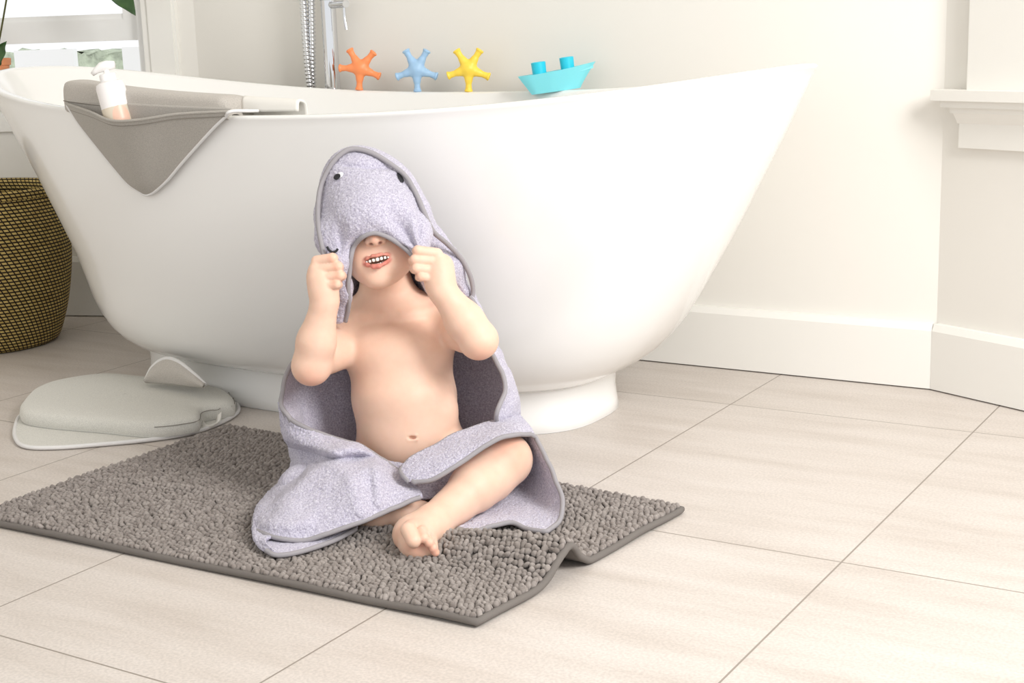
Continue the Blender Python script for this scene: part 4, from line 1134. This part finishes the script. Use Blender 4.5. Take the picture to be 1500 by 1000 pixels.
def near(px, py, line, w):
    L_ = spline(np.array(line, float), 60); d2 = np.min((px[:, None]-L_[None, :, 0])**2+(py[:, None]-L_[None, :, 1])**2, axis=1)
    return np.exp(-d2/w**2)
def lapfold(px, py):
    o_ = -.030*np.exp(-((px-526)/25)**2-((py-673)/9)**2)+.007*near(px, py, [(424, 634), (450, 648), (480, 655), (510, 654)], 8)
    o_ = o_+.012*near(px, py, [(470, 668), (505, 660), (538, 656), (552, 668), (555, 700), (556, 735)], 9)
    o_ = o_+.010*near(px, py, [(495, 676), (515, 700), (530, 745)], 15)
    e_ = np.interp(px, [400, 430, 452, 480, 512, 530], [735, 712, 688, 677, 668, 672])
    o_ = o_-.030/(1+np.exp(-(e_-py)/2.5))*np.clip((520-px)/30, 0, 1)*np.clip((py-(645+.25*(px-424)))/12, 0, 1)
    o_ = o_-.010*near(px, py, [(440, 735), (460, 725), (480, 730)], 18)+.008*near(px, py, [(390, 765), (420, 770), (450, 765)], 10)
    return o_
B = cloth([[(411, 588, 2.030), (424, 612, 2.020), (452, 628, 2.005), (490, 641, 2.000), (530, 656, 1.995), (562, 674, 1.985), (592, 694, 1.970)],
           [(415, 640, 2.045), (438, 650, 2.010), (468, 655, 1.980), (500, 660, 1.965), (540, 664, 1.965), (572, 690, 1.955), (604, 706, 1.945)],
           [(424, 682, 2.055), (428, 694, 1.985), (458, 692, 1.940), (500, 682, 1.935), (544, 684, 1.920), (574, 708, 1.925), (612, 716, 1.930)],
           [(404, 708, 2.030), (398, 726, 1.950), (436, 722, 1.905), (482, 718, 1.895), (526, 722, 1.890), (572, 722, 1.905), (616, 722, 1.920)],
           [(384, 730, 1.990), (377, 752, 1.920), (412, 756, 1.872), (460, 756, 1.865), (510, 748, 1.868), (562, 738, 1.890), (618, 724, 1.912)],
           [(374, 752, 1.945), (372, 772, 1.895), (400, 786, 1.852), (445, 791, 1.848), (500, 774, 1.852), (556, 755, 1.876), (619, 727, 1.905)]], 190, 240, .0040, 3, wf=20, fn=lapfold)
B2 = cloth([[(378, 775, 1.905), (400, 775, 1.917), (440, 775, 1.925), (480, 770, 1.93), (520, 760, 1.95)],
            [(380, 790, 1.858), (400, 795, 1.852), (440, 793, 1.856), (482, 783, 1.878), (522, 768, 1.910)],
            [(390, 806, 1.822), (406, 813, 1.814), (440, 808, 1.824), (488, 792, 1.856), (524, 773, 1.900)]], 40, 100, .0, 5, False)
B3 = cloth([[(373, 760, 1.915), (376, 773, 1.885), (386, 782, 1.866), (400, 786, 1.852)],
            [(371, 776, 1.888), (373, 786, 1.862), (380, 790, 1.850), (390, 790, 1.842)],
            [(377, 792, 1.862), (380, 800, 1.840), (386, 801, 1.832), (392, 797, 1.828)],
            [(388, 800, 1.846), (392, 808, 1.826), (400, 811, 1.817), (410, 811, 1.814)]], 50, 50, .0, 6, False)
Cc = cloth([[(760, 608, 2.080), (738, 612, 2.030), (702, 624, 2.000), (666, 638, 1.980), (632, 655, 1.962), (605, 669, 1.950), (589, 683, 1.940)],
            [(768, 616, 2.045), (746, 620, 1.995), (712, 634, 1.965), (676, 650, 1.945), (642, 667, 1.930), (612, 682, 1.925), (587, 690, 1.928)],
            [(776, 626, 2.010), (754, 628, 1.965), (722, 640, 1.935), (688, 658, 1.922), (655, 678, 1.912), (622, 694, 1.910), (592, 698, 1.918)],
            [(782, 636, 1.985), (760, 636, 1.945), (730, 643, 1.925), (698, 662, 1.915), (664, 685, 1.905), (632, 703, 1.903), (600, 706, 1.912)]], 70, 200, .0020, 7)
D = cloth([[(782, 636, 1.985), (762, 628, 2.030), (752, 632, 2.070), (735, 655, 2.090), (700, 680, 2.100), (660, 700, 2.080)],
           [(796, 662, 1.970), (780, 668, 2.010), (765, 676, 2.050), (738, 690, 2.075), (708, 702, 2.070), (670, 716, 2.040)],
           [(812, 695, 1.955), (792, 702, 1.998), (768, 706, 2.035), (736, 714, 2.040), (704, 724, 2.020), (668, 734, 2.000)],
           [(824, 730, 1.930), (800, 738, 1.965), (770, 738, 1.985), (735, 742, 1.975), (700, 744, 1.970), (664, 748, 1.955)],
           [(820, 760, 1.905), (798, 764, 1.915), (766, 758, 1.930), (728, 760, 1.918), (690, 762, 1.915), (655, 760, 1.920)],
           [(800, 779, 1.872), (780, 777, 1.880), (750, 766, 1.896), (715, 771, 1.880), (692, 778, 1.870), (660, 770, 1.890)]], 150, 150, .0022, 11)
cloth([[(540, 668, 2.010), (572, 676, 2.008), (604, 680, 2.005), (636, 675, 2.000), (668, 664, 2.000)],
       [(540, 700, 1.985), (572, 706, 1.985), (604, 708, 1.980), (636, 702, 1.980), (670, 692, 1.985)],
       [(556, 728, 1.965), (585, 730, 1.965), (614, 731, 1.958), (640, 728, 1.962), (664, 718, 1.975)]], 60, 80, .002, 15)
cloth_o = obj('cloth', np.vstack(CL_V), np.vstack(CL_F), M['terry'], towel)
def pipe(P, r=.0034): MB().tube(spline(np.array(P)[::4] if len(P) > 30 else np.array(P), 260), r, 10).build('binding', M['binding'], cloth_o)
pipe(np.vstack([A[:, 0][int(len(A)*.0):int(len(A)*.78)], B[0, 8:]])) 
pipe(np.vstack([B[-1, 12:]]))
pipe(np.vstack([B2[-1, ::1]]))
pipe(A[:int(len(A)*.95), -1])
pipe(Cc[:, -1]) if False else None
e1 = np.vstack([Cc[::-1, -1][:-4], Cc[-1, ::-1][4:-6], D[4:, 0], D[-1, 3:]])
pipe(e1)
pipe(Cc[0, ::-1][4:], .0026)
# ================================================================ light
w = bpy.data.worlds.new('daylight'); bpy.context.scene.world = w; w.use_nodes = True
bg = w.node_tree.nodes['Background']; bg.inputs[0].default_value = (.97, .985, 1, 1); bg.inputs[1].default_value = 1.25
def area(name, loc, target, size, power, col):
    l = bpy.data.lights.new(name, 'AREA'); l.shape = 'RECTANGLE'; l.size, l.size_y = size; l.energy = power; l.color = col
    o = bpy.data.objects.new(name, l); C.objects.link(o); o.location = loc
    o.rotation_euler = (Vector(target)-Vector(loc)).to_track_quat('-Z', 'Y').to_euler(); return o
area('window_daylight', (.95, 1.15, 1.6), (-1.1, 1.6, .2), (.8, 1.0), 64, (1, .985, .97))
sc = bpy.context.scene
sc.view_settings.view_transform = 'Standard'; sc.view_settings.look = 'None'; sc.view_settings.gamma = 1
sc.view_settings.exposure = -.2
try: sc.view_settings.use_curve_mapping = False
except Exception: pass
